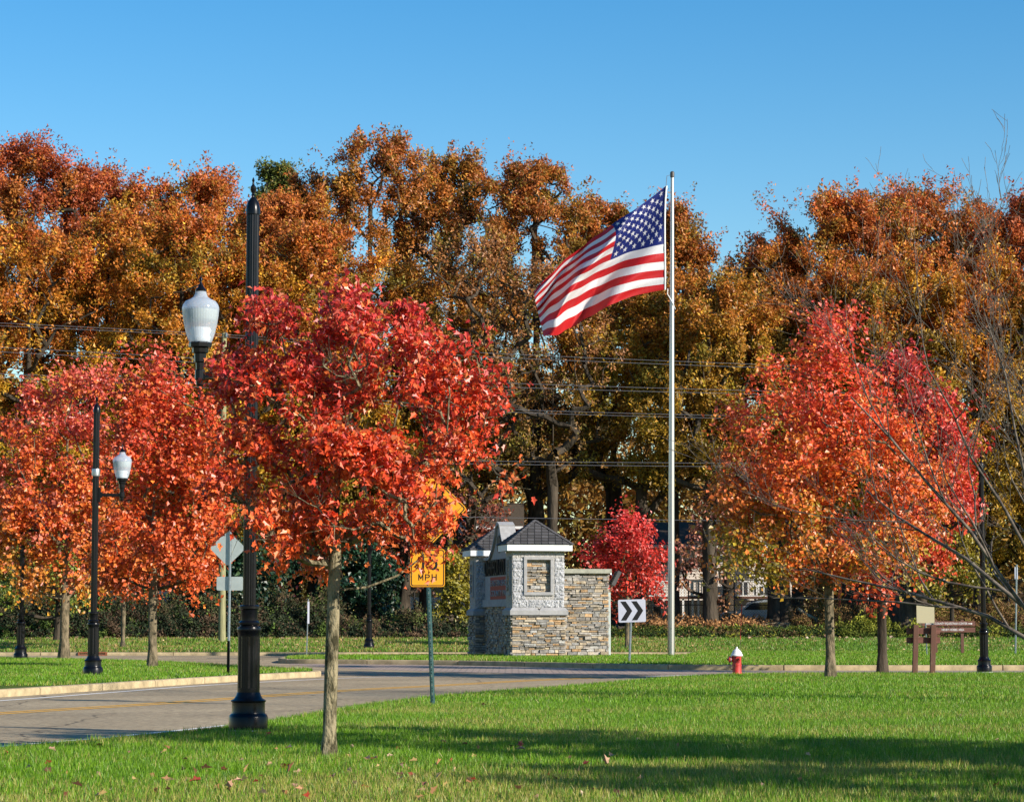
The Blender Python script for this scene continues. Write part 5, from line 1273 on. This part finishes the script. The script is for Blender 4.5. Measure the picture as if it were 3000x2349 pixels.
# ------------------------------------------------------------------ cars
def car(px, Y, label, m, rz, name='parked_car', L_=4.6):
    z = gz(Y); t_ = thing(name, label, 'car', (V(px, 1830, Y).x, Y, z), rz)
    body = [(-2.3,.35),(-2.28,.75),(-2.1,.92),(-1.2,1.0),(-.6,1.5),(.2,1.6),(1.4,1.55),(2.05,1.05),(2.28,.95),(2.3,.4),(1.85,.3),(1.8,.55),(1.55,.72),(1.25,.72),(1.0,.55),(.95,.28),(-.95,.28),(-1.0,.55),(-1.25,.72),(-1.55,.72),(-1.8,.55),(-1.85,.3)]
    MB().prism(body, -.88, .88).build('body', m, t_, smooth=30, bevel=.05)
    MB().prism([(-1.05,1.02),(-.55,1.42),(.2,1.5),(1.3,1.46),(1.8,1.05)], -.89, .89).build('windows', M_glass, t_)
    for x in (-1.4, 1.4):
        for y in (-.84, .84):
            w0 = MB().lathe([(.0,-.1),(.27,-.1),(.33,-.08),(.34,0),(.33,.08),(.27,.1),(.0,.1)], (x, y, .34), 24, M=Matrix.Rotation(R(90), 3, 'X')).build('wheel', M_tyre, t_, smooth=40)
            MB().lathe([(.02,-.115),(.2,-.11),(.22,-.09),(.22,.09),(.2,.11),(.02,.115)], (x, y, .34), 10, M=Matrix.Rotation(R(90), 3, 'X')).build('rim', M_rim, w0)
    for y in (-.65, .65): MB().box((-2.27, y, .72), (.08, .3, .14)).build('headlight', M_signwht, t_); MB().box((2.27, y, .85), (.08, .25, .16)).build('tail_light', M_hyd_r, t_)
    return t_
car(-10, 150, 'silver car parked in the wood at the left edge, front wheel visible', M_carw, math.pi)
car(2225, 152, 'pale blue grey car behind the chain link fence under the right maple', M_carb, 0)
b = MB(); Y = 141; q = V(2960, 1840, Y); t_ = thing('tarp_covered_boat', 'bright blue tarpaulin cover low behind the bare tree at the right edge', 'tarpaulin', (q.x, Y, gz(Y)))
vs = []; nx, ny = 16, 8; rgx = random.Random(3)
for j in range(ny+1):
    for i in range(nx+1):
        x, y = -1.7+3.4*i/nx, -1+2*j/ny; h = 1.0*max(0, 1-(x/1.75)**2)**.5*max(0, 1-(y/1.05)**2)**.5+rgx.uniform(-.03, .03); vs.append((x, y, max(.02, h)))
b.add(vs, [(j*(nx+1)+i, j*(nx+1)+i+1, (j+1)*(nx+1)+i+1, (j+1)*(nx+1)+i) for j in range(ny) for i in range(nx)]); b.build('cover', M_tarp, t_, smooth=60); MB().tube([(-1.6,-1,.1),(1.6,-1,.1)], .02, 6).build('rope', M_brush, t_)

# ------------------------------------------------------------------ brushwood and logs
rg = np.random.default_rng(91); Y = 138.5; q = V(2385, 1845, Y); t_ = thing('brushwood_pile', 'pile of pale dead branches on the bank left of the tall right maple', 'branches', (q.x, Y, gz(Y)))
b = MB()
for i in range(90):
    x = rg.uniform(-3.2, 2.6); l_ = rg.uniform(.5, 2.2); a = rg.normal(0, .35); r_ = rg.uniform(.012, .035); z0 = rg.uniform(.05, .45)
    p0 = Vector((x, rg.uniform(-.6, .6), z0)); d = Vector((math.cos(a), rg.normal(0, .3), math.sin(a)*.4)); b.tube([p0, p0+d*l_*.5+Vector((0, 0, rg.normal(0, .06))), p0+d*l_], [r_, r_*.8, r_*.3], 5)
b.build('twigs', M_brush, t_)
MB().tube([(-.9, 0, 1.25), (-.3, 0, .85), (.6, 0, .4)], [.09, .1, .11], 8).build('broken_limb', M_brush, t_, smooth=50)
for px, l_, lab in ((1960, 3.4, 'fallen dark log on the leafy bank right of the flagpole'), (1870, 2.2, 'fallen log on the bank left of the flagpole base')):
    Y = 138; q = V(px, 1848, Y); t_ = thing('fallen_log', lab, 'log', (q.x, Y, gz(Y)))
    MB().tube([(-l_/2, 0, .12), (0, .1, .16), (l_/2, 0, .13)], [.16, .17, .12], 10).build('log_stem', M_oakbark, t_, smooth=50); MB().tube([(.2, 0, .2), (.6, -.3, .6), (.9, -.4, 1.0)], [.05, .04, .02], 6).build('broken_limb', M_oakbark, t_)
# small weed in the kerb
q = G(522, 2003, 0.0); t_ = thing('kerb_weed', 'small green weed growing in a joint of the left island kerb', 'weed', q)
rg = np.random.default_rng(5); P = rg.normal(0, 1, (120, 3))*np.array([.09, .05, .07])+np.array([0, -.06, .1]); leaf_mesh('leaves', P, rg.normal(size=P.shape)+np.array([0, -.5, .6]), rg.uniform(.04, .09, 120), np.array([(.09,.16,.02)])*rg.uniform(.6, 1.6, (120, 1)), TF, M_leaf, t_, rg)
MB().tube([(0, 0, 0), (0, -.06, .15)], .006, 5).build('stem', M_brush, t_)

# ------------------------------------------------------------------ bare tree on the right
def bare_tree(label, px, Y, H, spread, seed, n, m, r0, bias=-.6):
    base = Vector(((px-CX)/F*Y, Y, .05)); rg = np.random.default_rng(seed)
    root = thing('bare_tree', label, 'tree', base, 0)
    b = MB(); tw = MB(); nodes_ = [0]
    def branch(p, d, l, r, lev):
        k = 6; pts = [p]; rr = [r]; q = p.copy(); dd = d.copy()
        for i in range(k):
            dd = (dd+Vector(rg.normal(0, .13, 3))+Vector((0, 0, .07 if lev > 0 else .03))).normalized(); q = q+dd*l/k; pts.append(q.copy()); rr.append(max(.0035, r*(1-.72*(i+1)/k)))
        (b if lev < 3 else tw).tube(pts, rr, 8 if lev < 2 else 5 if lev < 3 else 4, False)
        if lev < 4 and l > .35:
            nch = [5, 4, 4, 2][lev]
            for c in range(nch):
                s = rg.uniform(.18, 1.0); i = min(k-1, int(s*k)); f = s*k-i; pp = pts[i].lerp(pts[i+1], min(1, f)); ax = dd.cross(Vector(rg.normal(size=3))).normalized()
                ang = rg.uniform(.35, .9); nd = (pts[i+1]-pts[i]).normalized(); nd = (Matrix.Rotation(ang, 3, ax) @ nd)
                if nd.z < -.15: nd.z *= .2
                branch(pp, nd.normalized(), l*rg.uniform(.38, .62), rr[i]*rg.uniform(.45, .65), lev+1)
    for i in range(n):
        a = 2*math.pi*i/n+rg.uniform(-.3, .3); tl = rg.uniform(.25, .95)
        d = Vector((math.cos(a)*tl+bias*.45, math.sin(a)*tl*.8, 1)).normalized(); branch(Vector((0, 0, .7+rg.uniform(-.2, .5))), d, H*rg.uniform(.75, 1.0), r0*rg.uniform(.34, .5), 0)
    b.tube([(0, 0, -.1), (.02, 0, .4), (0, 0, 1.1)], [r0*1.35, r0*1.05, r0*.9], 12)
    b.build('trunk', m, root, smooth=60); tw.build('twigs', m, root); return root
M_barebark = mat('grey_bare_bark', (.17,.14,.11), .85, .25, nscale=5, col2=(.05,.04,.035), nlo=.42, nhi=.62)
bare_tree('leafless grey tree reaching in from the right edge with crossing thin branches', 3130, 47, 6.8, 3, 64, 9, M_barebark, .11)

# ------------------------------------------------------------------ trees out of frame that shade the near lawn
def shade(x, y, H, seed, lab, n=150):
    rg = np.random.default_rng(seed); c = []
    for i in range(n):
        t = rg.uniform(0, 1); a = rg.uniform(0, 6.28); r = H*.33*np.interp(t, [e[0] for e in ENV], [e[1] for e in ENV])*rg.uniform(.1, 1)**.5; c.append((r*math.cos(a), r*math.sin(a), H*.28+(H*.70)*t))
    tree('maple_tree', lab, 'tree', Vector((x, y, .05)), H*.8, np.array(c), .17, dict(n=90, twigs=7, len=.6, size=.15, tm=TF, mat=M_leaf, jit=.2), P_left2, seed, 'red maples planted on the lawns', M_bark, 12, first=.28, rmin=.012, up=.3, seg=.6)
shade(11.2, 24.6, 8.7, 71, 'red maple on the near lawn beyond the right edge, nearest of those casting shade')
shade(14.5, 16.5, 7.4, 73, 'small red maple on the near lawn beyond the right edge, closest to the viewer', 110)
shade(18.5, 20.0, 9.3, 72, 'red maple on the near lawn beyond the right edge, farther from the road')

# ------------------------------------------------------------------ fallen leaves on the near lawn
rg = np.random.default_rng(95); LM = []
for i, c in enumerate([(.60,.34,.22), (.50,.24,.10), (.40,.05,.03), (.22,.09,.05), (.62,.40,.16)]):
    o = leaf_mesh('fallen_leaf', np.zeros((1, 3)), np.array([[0.1, -.35, 1.]]), np.array([.12]), np.array([c]), TM, M_leaf_near, None, np.random.default_rng(i+3)); LM.append(o)
spots = []
for i in range(135):
    x = rg.normal(870, 430) if i < 100 else rg.uniform(0, 3000); y = rg.uniform(2175, 2335) if i < 100 else rg.uniform(2000, 2330)
    spots.append((x, y))
k = 0
for (x, y) in spots:
    p_ = G(x, y, .10)
    if not pip(np.array([[p_.x, p_.y]]), LAWN_N)[0]: continue
    src = LM[k % 5]; o = src if k < 5 else src.copy()
    if k >= 5: COL.objects.link(o)
    o.location = p_; o.rotation_euler = (rg.normal(0, .7), rg.normal(0, .7), rg.uniform(0, 6.28)); s_ = rg.uniform(.4, .95); o.scale = (s_,)*3
    tag(o, ['curled pinkish tan fallen leaf on the near lawn', 'brown orange fallen leaf on the near lawn', 'deep red fallen leaf on the near lawn', 'small dark brown fallen leaf on the near lawn', 'pale straw coloured fallen leaf on the near lawn'][k % 5], 'leaf', 'fallen leaves on the near lawn'); k += 1
bpy.context.view_layer.update()
